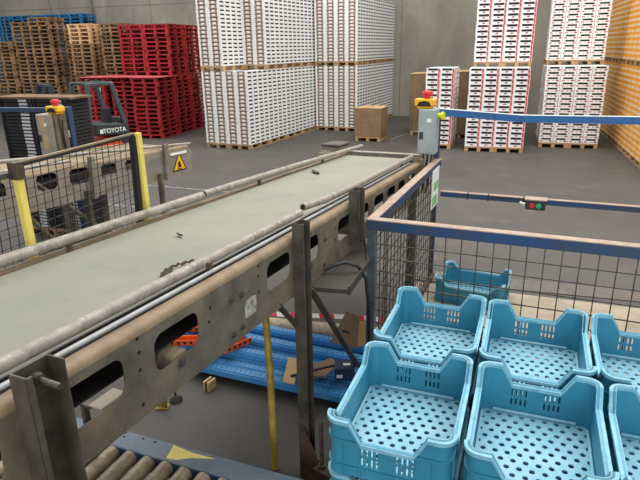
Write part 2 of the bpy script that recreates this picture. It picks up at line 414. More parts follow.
# red edged stacks
def grid_stack(name, me, cat, group, F, ncol, nrow, nlay, z0, desc, pg, pdesc, lh=.1432):
    for c in range(ncol//2):
        for k in range(max(1, nrow//2)):
            p = F.p(.4+.8*c, .6+1.2*k, z0); put_pallet(p.x, p.y, z0, F.rz, 'wooden pallet %s, %s from left, %s row' % (pdesc, nth(c), ('front', 'rear')[k]), pg)
    for l in range(nlay):
        z = z0+PH+l*lh; dx = jit(.006)
        for c in range(ncol):
            for k in range(nrow):
                tag(inst(name, me, F.p(.2+.4*c+dx+jit(.003), .3+.6*k+jit(.006), z), F.rz+jit(.006)),
                    '%s, %s up, %s column%s, %s' % (desc[0], ORD[l], nth(c), ('' if k == 0 else ', %s row' % nth(k)), desc[1]), cat, group)
G1 = 'white cartons with red edges'
FR = Frame(-.88, 16.57, 0)
grid_stack('red_edged_carton', MR, 'carton', G1, FR, 4, 3, 15, 0, ('white red-edged carton', 'lower tier of middle stack'), 'pallets under the red edged cartons', 'on the floor under red-edged cartons')
for c in range(2):
    p = FR.p(.4+.8*c, 1.8+.0, 0); put_pallet(p.x, p.y, 0, 0, 'wooden pallet behind under the red-edged cartons, %s from left' % nth(c), 'pallets under the red edged cartons')
ZR = PH+15*.1432+.002
FRu = Frame(-.84, 17.7, 0)
grid_stack('red_edged_carton', MR, 'carton', G1, FRu, 4, 1, 14, ZR, ('white red-edged carton', 'upper tier of middle stack'), 'pallets under the red edged cartons', 'between tiers of the red-edged stack')
FL = Frame(-2.1, 16.84, R_(3))
grid_stack('red_edged_carton', MR, 'carton', G1, FL, 2, 2, 15, 0, ('white red-edged carton', 'small stack by grey control box'), 'pallets under the red edged cartons', 'under the small red-edged stack')
G2 = 'white cartons with red dashes'
FD = Frame(1.19, 17.70, 0)
grid_stack('red_dash_carton', MD, 'carton', G2, FD, 4, 3, 15, 0, ('white red-dashed carton', 'lower tier of right stack'), 'pallets under the red dashed cartons', 'on the floor under red-dashed cartons')
for c in range(2):
    p = FD.p(.4+.8*c, 1.8, 0); put_pallet(p.x, p.y, 0, 0, 'wooden pallet behind under the red-dashed cartons, %s from left' % nth(c), 'pallets under the red dashed cartons')
FDu = Frame(1.22, 18.85, 0)
grid_stack('red_dash_carton', MD, 'carton', G2, FDu, 4, 1, 14, ZR, ('white red-dashed carton', 'upper tier of right stack'), 'pallets under the red dashed cartons', 'between tiers of the red-dashed stack')
# orange wall of crates along the right
rest = []; cnt = 0; FX = 3.34
for k in range(8):
    yy = 14.35+1.21*k
    for t, zz in enumerate((0, ZR)):
        put_pallet(FX+.41, yy, zz, 0, 'wooden pallet %s, %s from the near end of orange crates' % (('on the floor', 'between tiers')[t], nth(k)), 'pallets under the orange crates')
for k in range(16):
    kk = k//2; yy = 14.05+1.21*kk+.605*(k % 2)
    for t in range(2):
        for l in range(15 if t == 0 else 13):
            z = PH+l*.1432+(ZR if t else 0); loc = Vector((FX+.2+jit(.004), yy+jit(.003), z))
            if cnt < 300:
                cnt += 1
                tag(inst('orange_crate', MY, loc, jit(.006)), 'orange crate, %s up, %s along from near end, %s tier at right edge' % (ORD[l], nth(k), ('lower', 'upper')[t]), 'crate', 'orange crates along the right')
            else: rest.append((loc, 0))
o = join_mesh_copies('orange_crate', MY, rest, MY.materials)
tag(o, 'far orange crates at the end of the orange row, mostly behind white cartons', 'crates', 'orange crates along the right', 'stuff')

# ------------------------------------------------------------------ cardboard loads
def carton_load(x, y, rz, wx, dy, h, label, m, tm, lids=True):
    r = empty('cardboard_carton', (x, y, .1445), rz)
    b = MB(); b.b2((-wx/2, -dy/2, 0), (wx/2, dy/2, h)); bevel(b.build('body', m, r), .012)
    t = MB(); t.box((-wx*.26, 0, h+.008), (wx*.5, dy*1.02, .014), Matrix.Rotation(R_(-1.5), 3, 'Y')); t.box((wx*.26, 0, h+.008), (wx*.5, dy*1.02, .014), Matrix.Rotation(R_(1.5), 3, 'Y'))
    t.build('lid_flaps', tm, r)
    s = MB()
    for xx in (-wx*.3, wx*.28): s.b2((xx-.012, -dy/2-.004, .0), (xx+.012, -dy/2-.001, h))
    s.b2((-wx/2, -dy/2-.003, h*.5), (wx/2, -dy/2-.0005, h*.5+.02)); s.build('strapping', M['tape'], r)
    tag(r, label, 'carton'); return r
carton_load(-3.98, 18.15, R_(-4), .86, .85, .9, 'brown cardboard carton with open light flaps standing alone before the rear white stack', M['carton'], M['cartontop'])
put_pallet(-3.98, 18.15, 0, R_(-4), 'small wooden pallet under the lone brown cardboard carton', None, pallet_mesh('pallet_small', .84, .84, M['wood'], .144))
carton_load(-2.45, 19.9, R_(-2), .95, 1.1, 1.88, 'tall dull brown cardboard load left of the small red-edged stack', M['cbrown'], M['cartontop'])
put_pallet(-2.45, 19.9, 0, R_(-2), 'wooden pallet under the tall brown load left of the red-edged stack', None)
carton_load(-1.2, 19.6, R_(-2), .8, 1.3, 1.95, 'tall dull brown cardboard load between the two red-edged stacks', M['cbrown'], M['cartontop'])
put_pallet(-1.2, 19.6, 0, R_(-2), 'wooden pallet under the tall brown load between red-edged stacks', None)
# loose strap on the floor
b = MB(); pts = []
for i in range(15):
    t = i/14; pts.append((-3.3+1.0*t, 18.0+.9*t, .012+.16*math.sin(PI*t)))
b.tube(pts, .008, 6); tag(b.build('loose_strap', M['pipe']), 'thin pale strap arching from the floor beside the lone brown carton', 'strap')

# ------------------------------------------------------------------ pallet stacks, left
PO = pallet_mesh('weathered_pallet', 1.0, .9, M['woodold'])
PN = pallet_mesh('fresh_pallet', 1.0, .9, M['woodnew'])
PR = pallet_mesh('red_pallet', 1.0, 1.2, M['redp'])
PB = pallet_mesh('blue_pallet', 1.2, 1.0, M['bluep'])
def pstack(x, y, n, me, name, where, group, rz=0, z0=0, special=None, h=.1455):
    for l in range(n):
        mm = special if (special and l >= n-5) else me
        tag(inst(name, mm, (x+jit(.025), y+jit(.025), z0+l*h), rz+jit(.02)), '%s, %s' % (where[0] % ORD[l], where[1]), 'pallet', group)
RY = R_(3)
for c, x in enumerate((-11.6, -12.72, -13.84)):
    for k in range(3):
        if c == 2 and k == 2: continue
        yy = 17.4+1.22*k+(.0, .35, .15)[c]
        pstack(x-.06*k, yy, 14, PR, 'red_pallet', ('red pallet, %s up', 'lower red stacks, %s column from right, %s row' % (nth(c), nth(k))), 'red pallets, lower stacks', RY)
sheet = mat('pale_red_sheet', srgb(196, 92, 92), .6, 0, srgb(170, 66, 68), 3)
for c, (x, yy) in enumerate(((-11.6, 17.5), (-12.72, 17.75), (-13.84, 17.6))):
    b = MB(); b.box((x+.01, yy-.1, 14*.1455+.008), (1.1, 1.22, .014), box_rot(RY)); tag(b.build('slip_sheet', sheet), 'pale red sheet on the lower red pallets, %s from the right' % nth(c), 'sheet', 'sheets on the lower red pallets')
for c, x in enumerate((-11.95, -12.98)):
    for k in range(2):
        pstack(x-.05*k, 18.95+1.22*k, 12, PR, 'red_pallet', ('red pallet, %s up', 'upper red stacks, %s column from right, %s row' % (nth(c), nth(k))), 'red pallets, upper stacks', RY, 14*.1455+.018)
for nm, x, y, n, sp in (('leftmost low', -19.55, 19.3, 23, None), ('narrow left', -18.6, 19.6, 28, None), ('tall double', -17.65, 19.5, 29, None), ('pale topped', -15.75, 19.5, 27, PN), ('dark rightmost', -14.62, 19.9, 27, None), ('rear left', -16.68, 20.3, 26, None)):
    pstack(x, y, n, PO, 'wooden_pallet', ('weathered wooden pallet, %s up', nm+' brown stack'), 'weathered wooden pallets', jit(.03), 0, sp)
for c, x in enumerate((-22.4, -21.1, -19.8, -18.5)):
    pstack(x, 22.4, 31, PB, 'blue_pallet', ('blue pallet, %s up', 'blue stack behind the brown ones, %s from left' % nth(c)), 'blue pallets', 0)

# ------------------------------------------------------------------ forklift
def forklift():
    r = empty('forklift', (-10.83, 12.7, 0), math.atan2(-.89, -.445))     # heading +x local
    body = MB(); body.plate([(-.95, .28), (-.95, .62), (-.55, .66), (-.45, .52), (.1, .5), (.3, .9), (.62, .95), (.68, .25)], [], .98, lambda p: Vector((p.x, p.z-.49, p.y)))
    bevel(body.build('chassis', M['fred'], r), .03)
    cw = MB(); prof = [(-1.02, .3), (-1.08, .5), (-1.06, .92), (-.98, 1.0), (-.12, 1.06), (-.1, .74), (-.8, .7), (-.86, .3)]
    cw.plate(prof, [], 1.12, lambda p: Vector((p.x, p.z-.56, p.y))); cwo = bevel(cw.build('counterweight', M['fgreyd'], r), .05, 3)
    Mx = Matrix.Translation((-.62, .561, .85)) @ Matrix(((-1, 0, 0, 0), (0, 0, 1, 0), (0, 1, 0, 0), (0, 0, 0, 1)))
    text_part('lettering', 'TOYOTA', .17, M['signw'], cwo, Mx, .004, sx=.95)
    lg = MB(); lg.b2((-.29, .561, .8), (-.2, .567, .9)); lg.build('badge', M['signw'], cwo)
    g = MB()
    for s in (-1, 1):
        g.bar((-.98, s*.5, 1.0), (-.72, s*.48, 2.1), .11, .12); g.bar((.04, s*.5, .9), (-.07, s*.48, 2.1), .12, .11)
        g.bar((-.76, s*.48, 2.08), (-.02, s*.48, 2.08), .07, .08); g.bar((-.06, s*.48, 2.08), (-.06, -s*.48, 2.08), .05, .05)
    g.bar((-.74, -.5, 2.08), (-.74, .5, 2.08), .07, .1); g.bar((-1.0, -.5, 1.08), (-1.0, .5, 1.08), .08, .12)
    for x in (-.55, -.4, -.22): g.bar((x, -.48, 2.09), (x, .48, 2.09), .04, .03)
    bevel(g.build('overhead_guard', M['fgrey'], r), .012)
    st = MB(); st.box((-.45, 0, .8), (.5, .5, .14)); st.box((-.68, 0, 1.12), (.12, .48, .6), Matrix.Rotation(R_(-8), 3, 'Y')); bevel(st.build('seat', M['black'], r), .04, 3)
    sw = MB(); pts = [(-.02+.05*math.sin(2*PI*k/20), .17*math.cos(2*PI*k/20), 1.2+.16*math.sin(2*PI*k/20)) for k in range(21)]
    sw.tube(pts, .014, 6); sw.cyl((-.02, 0, 1.2), (.22, 0, .92), .025, 8); sw.build('steering_wheel', M['black'], r)
    for s in (-1, 1):
        wv = MB(); wv.cyl((.42, s*.36, .26), (.42, s*.56, .26), .26, 24); wv.mi(1).cyl((.42, s*.555, .26), (.42, s*.57, .26), .13, 16); wv.build('wheel', [M['black'], M['fgrey']], r)
        wv = MB(); wv.cyl((-.85, s*.34, .22), (-.85, s*.52, .22), .22, 24); wv.mi(1).cyl((-.85, s*.515, .22), (-.85, s*.53, .22), .11, 16); wv.build('wheel', [M['black'], M['fgrey']], r)
    m = MB()
    for s in (-1, 1): m.b2((.76, s*.36-.05, .06), (.9, s*.36+.05, 2.12)); m.b2((.9, s*.28-.04, .08), (.98, s*.28+.04, 2.08))
    for z in (.3, 1.0, 2.08): m.b2((.78, -.36, z-.05), (.88, .36, z+.05))
    m.build('mast', M['fgreyd'], r)
    f = MB()
    for s in (-1, 1): f.b2((1.0, s*.25-.05, .06), (1.05, s*.25+.05, .6)); f.b2((1.0, s*.25-.05, .06), (1.95, s*.25+.05, .1))
    f.b2((.97, -.42, .35), (1.02, .42, .55)); f.build('fork', M['fgreyd'], r)
    for s in (-1, 1):
        lm = MB(); lm.box((-.82, s*.5, 1.86), (.08, .07, .14)); lm.build('tail_lamp', M['signw'] if s < 0 else M['estopr'], r)
    tag(r, 'orange and dark grey forklift with roof guard, parked before the red pallets', 'forklift')
forklift()

# ------------------------------------------------------------------ black trays
def tray():
    b = MB(); W, D, H = .64, .42, .0535
    for s in (-1, 1): b.b2((-W/2, s*D/2-.006, 0), (W/2, s*D/2+.006, H-.012)); b.b2((s*W/2-.006, -D/2, 0), (s*W/2+.006, D/2, H-.012))
    b.b2((-W/2, -D/2, .004), (W/2, D/2, .01))
    for sx in (-1, 1):
        for sy in (-1, 1): b.b2((sx*W/2-.03*(sx > 0)-.0*(sx < 0), sy*D/2-.03, 0), (sx*W/2+.03*(sx < 0), sy*D/2+.03, H-.001))
    b.mi(1); b.b2((.05, -D/2-.012, .008), (.21, -D/2-.004, H-.012)); b.mi(0)
    return b.mesh('plastic_tray', [M['tray'], M['traytab']])
TR = tray()
PT = pallet_mesh('plain_pallet', 1.32, .46, M['wood'])
put_pallet(-6.86, 7.25, 0, 0, 'wooden pallet on the floor under the stacks of black trays', None, PT)
for c, x in enumerate((-6.53, -7.19)):
    for l in range(39):
        tag(inst('plastic_tray', TR, (x+jit(.004), 7.25+jit(.004), PH+l*.0535), jit(.008)), 'black tray with pale tab, %s up, %s stack of black trays' % (ORD[l], ('right', 'left')[c]), 'tray', 'black plastic trays')
b = MB(); b.b2((-7.6, 7.0, PH+39*.0535+.001), (-6.12, 7.5, PH+39*.0535+.03)); tag(b.build('wooden_board', M['woodold']), 'weathered board lying across the tops of the black tray stacks', 'board')

# ------------------------------------------------------------------ conveyors
Ud = Vector((0.09528591, 0.99409619, -0.0518976)); Vd = Vector((0.99543763, -0.09541449, 0)); Nd = Vector((0.00495178, 0.05166083, 0.99865241))
O2 = Vector((-1.13025803, 3.07777757, 1.80938013))
CM = Matrix(((Ud.x, -Vd.x, Nd.x, O2.x), (Ud.y, -Vd.y, Nd.y, O2.y), (Ud.z, -Vd.z, Nd.z, O2.z), (0, 0, 0, 1)))
CI = CM.inverted()
def cloc(x, y, z): return CI @ Vector((x, y, z))                     # world -> conveyor axes (u along, w to the left, n up)
DN = Vector((Ud.z*-1, 0, -Nd.z))                                      # straight down in conveyor axes
def down_to_floor(p):
    p = Vector(p); zz = (CM @ p).z; return p+DN*zz
def conv_root(name):
    r = bpy.data.objects.new(name, None); col.objects.link(r); r.matrix_world = CM; r.empty_display_size = .1; return r
def side_channel(root, w0, sgn, u0, u1, n1, n0, wins, round_end=False, mat_=None, rim=None):
    """plate at w=w0, flanges going to +w*sgn"""
    b = MB()
    out = [(u0, n0), (u1, n0), (u1, n1-.036), (u0, n1-.036)]
    if round_end: out = [(u0, n0), (u1-.12, n0+.0)]+[(u1-.12+.12*math.sin(R_(a)), (n0+n1-.036)/2-(n1-.036-n0)/2*math.cos(R_(a))) for a in range(15, 180, 15)]+[(u1-.12, n1-.036), (u0, n1-.036)]
    holes = [rrect(a, c, d, e, .055) for a, d, c, e in wins]
    b.plate(out, holes, .006, lambda p: Vector((p.x, w0+sgn*p.z, p.y)))
    # rolled rim and lower lip
    R0 = .036; prev = None; prof = []
    for k in range(7):
        a = R_(90*k/6); prof.append((w0+sgn*(R0-R0*math.cos(a)), n1-R0+R0*math.sin(a)))
    prof += [(w0+sgn*.062, n1), (w0+sgn*.067, n1-.006), (w0+sgn*.067, n1-.03)]
    ue = u1-.1 if round_end else u1
    vs = []; fs = []
    for x in (u0, ue):
        for p in prof: vs.append((x, p[0], p[1]))
    n = len(prof)
    for k in range(n-1): fs.append((k, k+1, n+k+1, n+k))
    b.mi(1).add(vs, fs, True); b.mi(0)
    b.b2((u0, w0, n0-.004), (ue, w0+sgn*.05, n0))
    o = b.build('side_channel', [mat_ or M['steel'], rim or M['tan']], root)
    return o
def bolt(root, u, n, w0=0., r=.012, out=-1):
    b = MB(); b.cyl((u, w0, n), (u, w0+out*.006, n), r*1.5, 12); b.cyl((u, w0+out*.006, n), (u, w0+out*.016, n), r, 6); b.build('bolt', M['bolt'], root)
C1 = conv_root('belt_conveyor')
tag(C1, 'long pale belt conveyor with dusty steel side and oval cut-outs crossing the foreground', 'conveyor')
wins = [(-2.42, -2.08, -.25, -.08), (-1.865, -1.56, -.245, -.075), (-1.385, -1.075, -.25, -.08), (-.415, -.115, -.245, -.072), (.03, .325, -.245, -.075), (.69, .99, -.245, -.078), (1.13, 1.42, -.245, -.078), (1.57, 1.86, -.245, -.075), (1.98, 2.25, -.245, -.075), (2.37, 2.63, -.245, -.075), (2.78, 3.04, -.245, -.075)]
side_channel(C1, 0, 1, -3.2, 3.3, 0, -.39, wins)
side_channel(C1, 1.12, -1, -3.2, 3.75, 0, -.39, wins[2:])
# belt: top run wrapped round the end roller, return run below
b = MB(); prof = [(-3.2, -.012)]+[(-2+.4*k, -.012) for k in range(14)]
ur = 3.62; rr = .055
for k in range(0, 13): a = R_(90-15*k); prof.append((ur+rr*math.cos(a), -.012-rr+rr*math.sin(a)))
prof += [(-3.2, -.012-2*rr)]
vs = []; fs = []
for wv in (.166, 1.03):
    for p in prof: vs.append((p[0], wv, p[1]))
n = len(prof)
for k in range(n-1): fs.append((k, k+1, n+k+1, n+k))
b.add(vs, fs); bo = b.build('belt', M['belt'], C1)
sd = bo.modifiers.new('thickness', 'SOLIDIFY'); sd.thickness = .006; sd.offset = -1
b = MB(); b.cyl((ur, .06, -.012-rr), (ur, 1.08, -.012-rr), rr-.004, 20); b.build('end_roller', M['roller'], C1)
b = MB(); b.b2((-3.2, .085, -.222), (3.4, 1.1, -.214)); b.b2((-3.2, 1.09, -.222), (3.4, 1.1, -.12)); b.build('shade_pan', mat('dark_pan', srgb(52, 48, 44), .7, 0, srgb(34, 31, 29), 4), C1)  # dark sheet added so the upper part of the cut-outs looks shaded
# slider bed below the belt
b = MB(); b.b2((-3.2, .1, -.05), (3.4, 1.05, -.03)); b.build('slider_bed', M['steeld'], C1)
b = MB(); b.tube([(-3.2, .100, -.002), (.8, .100, -.002), (3.2, .100, -.002)], .012, 8); b.build('edge_rod', M['rod'], C1)
b = MB(); b.b2((-3.2, .05, -.03), (3.25, .18, -.022)); b.build('gap_shade_strip', M['black'], C1)  # black strip standing in for the shade in the gap by the rim
def pipe(pts, r, hollow=True):
    b = MB(); b.tube(pts, r, 14)
    o = b.build('guard_pipe', M['pipe'], C1)
    d = MB(); a = Vector(pts[-1]); e = (a-Vector(pts[-2])).normalized(); d.cyl(a+e*.0005, a+e*.002, r*.72, 12); d.build('pipe_bore', M['dark'], o)
    return o
pipe([(-3.2, .150, .038), (-1, .150, .04), (.345, .147, .042)], .026)
pipe([(3.3, .105, .06), (2.4, .108, .058), (1.3, .112, .056), (.75, .125, .058), (.42, .16, .066)], .026)
pipe([(-3.2, 1.05, .05), (-1, 1.052, .055), (.5, 1.05, .058)], .03)
pipe([(4.15, 1.0, .045), (2.2, 1.03, .06), (.52, 1.045, .066)], .026)
for u in (-2.6, -.8, 1.4, 2.9):
    for wv in (.118, 1.05):
        b = MB(); b.b2((u-.012, wv-.012, -.03), (u+.012, wv+.012, .045)); b.build('pipe_stud', M['steeld'], C1)
b = MB(); b.b2((3.72, .1, -.05), (3.78, 1.05, .03)); b.b2((3.66, .1, .024), (3.78, 1.05, .034)); b.build('end_beam', M['pipe'], C1)
# U posts on the near side
def upost(u, n0, n1, to_floor, wid=.14, dep=.075):
    b = MB(); t = .006
    top = Vector((u, 0, n1)); bot = down_to_floor((u, 0, n1)) if to_floor else Vector((u, 0, n1))+DN*(n1-n0)
    d = bot-top
    def slab(u0, u1, w0, w1):
        vs = []
        for base in (Vector((0, 0, n1)), Vector((0, 0, n1))+d):
            for (a, c) in ((u0, w0), (u1, w0), (u1, w1), (u0, w1)): vs.append(base+Vector((a, c, 0)))
        b.add(vs, [(0, 1, 2, 3), (4, 7, 6, 5), (0, 4, 5, 1), (1, 5, 6, 2), (2, 6, 7, 3), (3, 7, 4, 0)])
    slab(u-wid/2, u+wid/2, -t, -.0005); slab(u-wid/2, u-wid/2+t, -dep, -t); slab(u+wid/2-t, u+wid/2, -dep, -t)
    slab(u-wid/2, u-wid/2+.02, -dep-.002, -dep+t)
    for s in (-.1, -.21): b.mi(1).b2((u-.008, -t-.002, s-.03), (u+.008, -t, s+.03)); b.mi(0)
    o = b.build('post', [M['steeld'], M['dark']], C1)
    return o
po = upost(-1.95, 0, .088, True)
b = MB(); b.cyl((-1.95, 0, .045), (-1.95, -.125, .038), .011, 12); b.cyl((-1.95, -.02, .045), (-1.95, -.045, .044), .02, 6); b.build('stud', M['bolt'], po)
upost(-.035, 0, .088, True, .115, .07)
upost(.98, -.33, .11, False, .15, .08)
for u in (-1.95, 3.0):
    p = Vector((u, 1.12, -.02)); qv = down_to_floor(p); b = MB(); b.bar(p, qv, .08, .06, (1, 0, 0)); b.build('post', M['steeld'], C1)
p = Vector((3.0, .0, -.2)); b = MB(); b.bar(p, down_to_floor(p), .07, .05, (1, 0, 0)); b.build('post', M['steeld'], C1)
# braces, tray, cable
b = MB(); b.bar((-.33, .03, -.30), (.02, .0, -.66), .012, .05, (0, 1, 0)); b.build('brace', M['steeld'], C1)
b = MB(); b.bar((.07, -.05, -.38), (1.1, -.05, -1.48), .012, .055, (0, 1, 0)); b.build('brace', M['steeld'], C1)
b = MB(); b.plate([(.12, 0), (.18, .28), (.757, .225), (1.33, .0)], [], .03, lambda p: Vector((p.x, -p.y, -.425+p.z)))
b.bar((.18, -.275, -.405), (.757, -.22, -.405), .012, .06); b.bar((.757, -.22, -.405), (1.33, 0, -.405), .012, .06); b.build('drip_tray', mat('dark_tray', srgb(58, 51, 43), .7, .0, srgb(42, 37, 32), 6), C1)
b = MB(); b.tube([(.40, -.01, -.37), (.44, -.06, -.34), (.49, -.14, -.32), (.53, -.22, -.35), (.56, -.27, -.45), (.60, -.28, -.65), (.65, -.28, -1.0), (.70, -.27, -1.5)], .014, 8); b.build('cable', M['black'], C1)
# bolts and bolt holes
for u, nn in ((-.796, -.141), (-.699, -.147), (-.702, -.33), (-.79, -.335), (.44, -.152), (.181, -.269), (.424, -.331), (-1.221, -.274)): bolt(C1, u, nn, r=.016 if u == .181 or u == -1.221 else .011)
for u, nn in ((-.514, -.05), (-.517, -.106), (-.51, -.2), (-1.477, -.045), (-1.473, -.106), (-1.477, -.18), (-1.479, -.335), (-.98, -.111), (-.994, -.177), (.633, -.211), (.632, -.12), (.63, -.05), (1.49, -.1), (1.49, -.2), (1.92, -.1), (1.92, -.2)): b = MB(); b.cyl((u, -.0005, nn), (u, -.0015, nn), .009, 10); b.build('bolt_hole', M['dark'], C1)
b = MB(); b.plate(rrect(-.665, -.30, -.545, -.20, .02), [], .0012, lambda p: Vector((p.x, -.0013+p.z, p.y))); b.build('worn_sticker', M['label'], C1)['label'] = 'worn pale grey sticker on the steel side'
b = MB(); b.cyl((-1.2, .02, -.29), (-1.2, 1.1, -.29), .062, 20)
for k in range(24):
    b.cyl((-1.2, .05+.043*k, -.29), (-1.2, .062+.043*k, -.29), .066, 20)
b.build('return_roller', M['roller'], C1)
b = MB(); b.cyl((1.25, .02, -.29), (1.25, 1.1, -.29), .055, 20); b.build('return_roller', M['roller'], C1)
b = MB(); b.cyl((-2.3, .02, -.29), (-2.3, 1.1, -.29), .055, 20); b.build('return_roller', M['roller'], C1)
# end plate close to control post
b = MB(); b.b2((3.28, .02, -.39), (3.34, .09, .05)); b.b2((3.3, -.02, -.2), (3.42, .03, .03)); b.build('end_bracket', M['steel'], C1)
# foot bracket by the leg
FBM = CI @ Matrix.Translation((-1.14, 2.985, 0)) @ Matrix.Rotation(R_(-20), 4, 'Z')
b = MB(); b.plate([(.06, .05), (.26, .05), (.26, .16), (.06, .48)], [], .01, lambda p: Vector((p.x, p.z-.03, p.y))); b.b2((.03, -.1, 0), (.32, .1, .012)); b.b2((.2, -.09, .2), (.34, .05, .25))
fb = b.build('foot_bracket', M['brown'], C1); fb.matrix_local = FBM; fb['label'] = 'rusty brown bolted foot bracket'
for x, y, h in ((.24, -.05, .62), (.3, .03, .42)):
    b = MB(); b.cyl((x, y, .0), (x, y, h), .014, 8); b.cyl((x, y, .25), (x, y, .275), .028, 6); b.cyl((x, y, .1), (x, y, .125), .028, 6); b.build('threaded_rod', M['bolt'], fb)
# motor at the far left side
r = bpy.data.objects.new('drive_motor', None); col.objects.link(r); r.matrix_world = CM @ Matrix.Translation((3.85, 1.29, -.045))
tag(r, 'dusty grey motor with square lid beyond the far left edge of the belt', 'motor')
b = MB(); b.cyl((-.34, .05, -.06), (.1, .05, -.06), .12, 20); b.cyl((-.38, .05, -.06), (-.33, .05, -.06), .09, 20)
for k in range(9): b.cyl((-.3+.045*k, .05, -.06), (-.285+.045*k, .05, -.06), .13, 20)
b.build('housing', M['motor'], r)
b = MB(); b.box((.08, .0, .04), (.36, .24, .14)); bevel(b.build('terminal_box', M['motor'], r), .02, 3)
b = MB(); b.box((.08, .0, .128), (.4, .27, .035)); bevel(b.build('lid', M['motort'], r), .015, 3)
b = MB(); b.cyl((0, -.24, -.08), (0, 0, -.08), .06, 16); b.box((.02, .05, -.2), (.3, .2, .1)); b.build('shaft_mount', M['motor'], r)
# leaves on the belt
def leaf(u, wv, ln, wd, rot, label):
    r = bpy.data.objects.new('leaf_scrap', None)
    b = MB(); n = 9; vs = []; fs = []
    for k in range(n):
        t = k/(n-1); x = (t-.5)*ln; y = wd*math.sin(PI*t)**.7*(.88+.12*math.sin(5*t+u))
        z = .004+.012*math.sin(3*t*PI+u)**2
        for s, zz in ((-1, 0), (1, .008)): vs.append((x, s*y/2, z+zz))
        for s, zz in ((-1, 0), (1, .008)): vs.append((x, s*y/2, z+zz+.002))
    for k in range(n-1):
        a = k*4; c = a+4; fs += [(a, a+1, c+1, c), (a+2, c+2, c+3, a+3), (a, c, c+2, a+2), (a+1, a+3, c+3, c+1)]
    fs += [(0, 2, 3, 1), (n*4-4, n*4-3, n*4-1, n*4-2)]
    b.add(vs, fs); o = b.build('leaf_scrap', M['leaf']); o.matrix_world = CM @ Matrix.Translation((u, wv, -.0115)) @ Matrix.Rotation(rot, 4, 'Z')
    return tag(o, label, 'leaf')
leaf(-.90, .30, .17, .034, R_(15), 'long curled dry brown leaf at the right edge of the belt')
leaf(-.76, .30, .13, .014, R_(-18), 'thin dry stalk crossing the curled leaf on the belt')
leaf(-.32, .655, .07, .028, R_(65), 'small dark leaf fragment in the middle of the belt')
leaf(2.19, .83, .22, .08, R_(40), 'dark brown leaf clump near the far left edge of the belt')

# fence with yellow posts on the far side of the belt
FN = bpy.data.objects.new('mesh_guard_fence', None); col.objects.link(FN); FN.matrix_world = CM
tag(FN, 'dark wire mesh guard with two yellow posts along the far side of the belt', 'fence')
WF = 1.17
def fpost(u, n1, dark_top):
    b = MB(); top = Vector((u, WF, n1)); bt = top+DN*(n1+.34)
    b.bar(top, bt, .042, .04, (1, 0, 0)); o = bevel(b.build('post', M['yellow'], FN), .006)
    b = MB(); 
    for k in range(2): c = top+DN*(n1-.03)+Vector((.014-.03*k, -.024, 0)); b.cyl(c, c+Vector((0, -.006, 0)), .008 if k else .013, 10)
    b.build('bolt', M['bolt'], o)
    return o
fpost(-.97, .50, True); fpost(-.025, .575, False)
b = MB(); tp = Vector((-.972, WF-.001, .505)); b.bar(tp, tp+DN*.09, .06, .05, (1, 0, 0)); b.build('post_cap', M['brown'], FN)
b = MB()
def nt(u): return .49+(u+.93)*.07/.88
for k in range(17):
    u = -.905+.052*k; b.bar((u, WF+.02, -.05), (u, WF+.02, nt(u)), .0035, .0035)
for k in range(11):
    n_ = -.05+.052*k; b.bar((-.93, WF+.022, n_-.02), (-.05, WF+.022, n_+.05), .0035, .0035)
for k in range(14):
    u = -1.0-.052*k; b.bar((u, WF+.02, -.05), (u, WF+.02, .42), .0035, .0035)
for k in range(10): b.bar((-1.7, WF+.022, -.09+.052*k), (-.97, WF+.022, -.04+.052*k), .0035, .0035)
b.build('wire_mesh', M['mesh'], FN)
b = MB(); b.bar((-.93, WF+.02, .482), (-.04, WF+.02, .556), .02, .016); b.bar((-.052, WF+.02, -.06), (-.052, WF+.02, .555), .04, .03, (1, 0, 0)); b.build('mesh_frame', M['black'], FN)
b = MB(); b.bar((-.93, WF+.02, .496), (-.04, WF+.02, .57), .022, .01); b.build('top_rail', M['tan'], FN)
b = MB(); b.bar((-1.7, WF+.02, .42), (-.97, WF+.02, .44), .03, .03); b.build('top_rail', M['steeld'], FN)

# second conveyor, left background
C2 = conv_root('belt_conveyor')
tag(C2, 'second steel belt conveyor behind the mesh fence with a yellow warning triangle at its end', 'conveyor')
W2 = 3.8
wins2 = [(-.4, -.1, -.3, -.13), (.05, .35, -.3, -.12), (.5, .95, -.3, -.12), (1.33, 1.61, -.3, -.115), (1.79, 2.09, -.305, -.12), (2.29, 2.55, -.31, -.125), (2.72, 2.9, -.315, -.13), (3.19, 3.46, -.345, -.185)]
side_channel(C2, W2, 1, -1.2, 4.22, -.075, -.50, wins2, True, M['steell'], M['tan'])
side_channel(C2, W2+1.1, -1, -1.2, 4.1, -.075, -.50, [])
b = MB(); b.b2((-1.2, W2+.09, -.11), (4.05, W2+1.02, -.095)); b.cyl((4.05, W2+.06, -.16), (4.05, W2+1.05, -.16), .06, 20); b.build('belt', M['tan'], C2)
b = MB(); b.b2((-1.2, W2+.1, -.2), (4.0, W2+1.0, -.17)); b.build('slider_bed', M['black'], C2)
b = MB(); b.tube([(-1.2, W2+.2, .07), (1.1, W2+.2, .06), (4.4, W2+.17, -.09)], .022, 10); b.build('guard_pipe', M['pipe'], C2)
b = MB(); b.tube([(-1.2, W2+.08, -.02), (1.9, W2+.08, -.03)], .02, 10); b.build('guard_pipe', M['pipe'], C2)
for u, wd in ((2.13, .09), (3.55, .1), (.2, .09)):
    b = MB(); b.b2((u-wd/2, W2-.03, -.52), (u+wd/2, W2-.001, -.0)); b.b2((u-wd/2, W2-.06, -.52), (u-wd/2+.01, W2-.001, -.0)); b.build('bracket', M['steell'], C2)
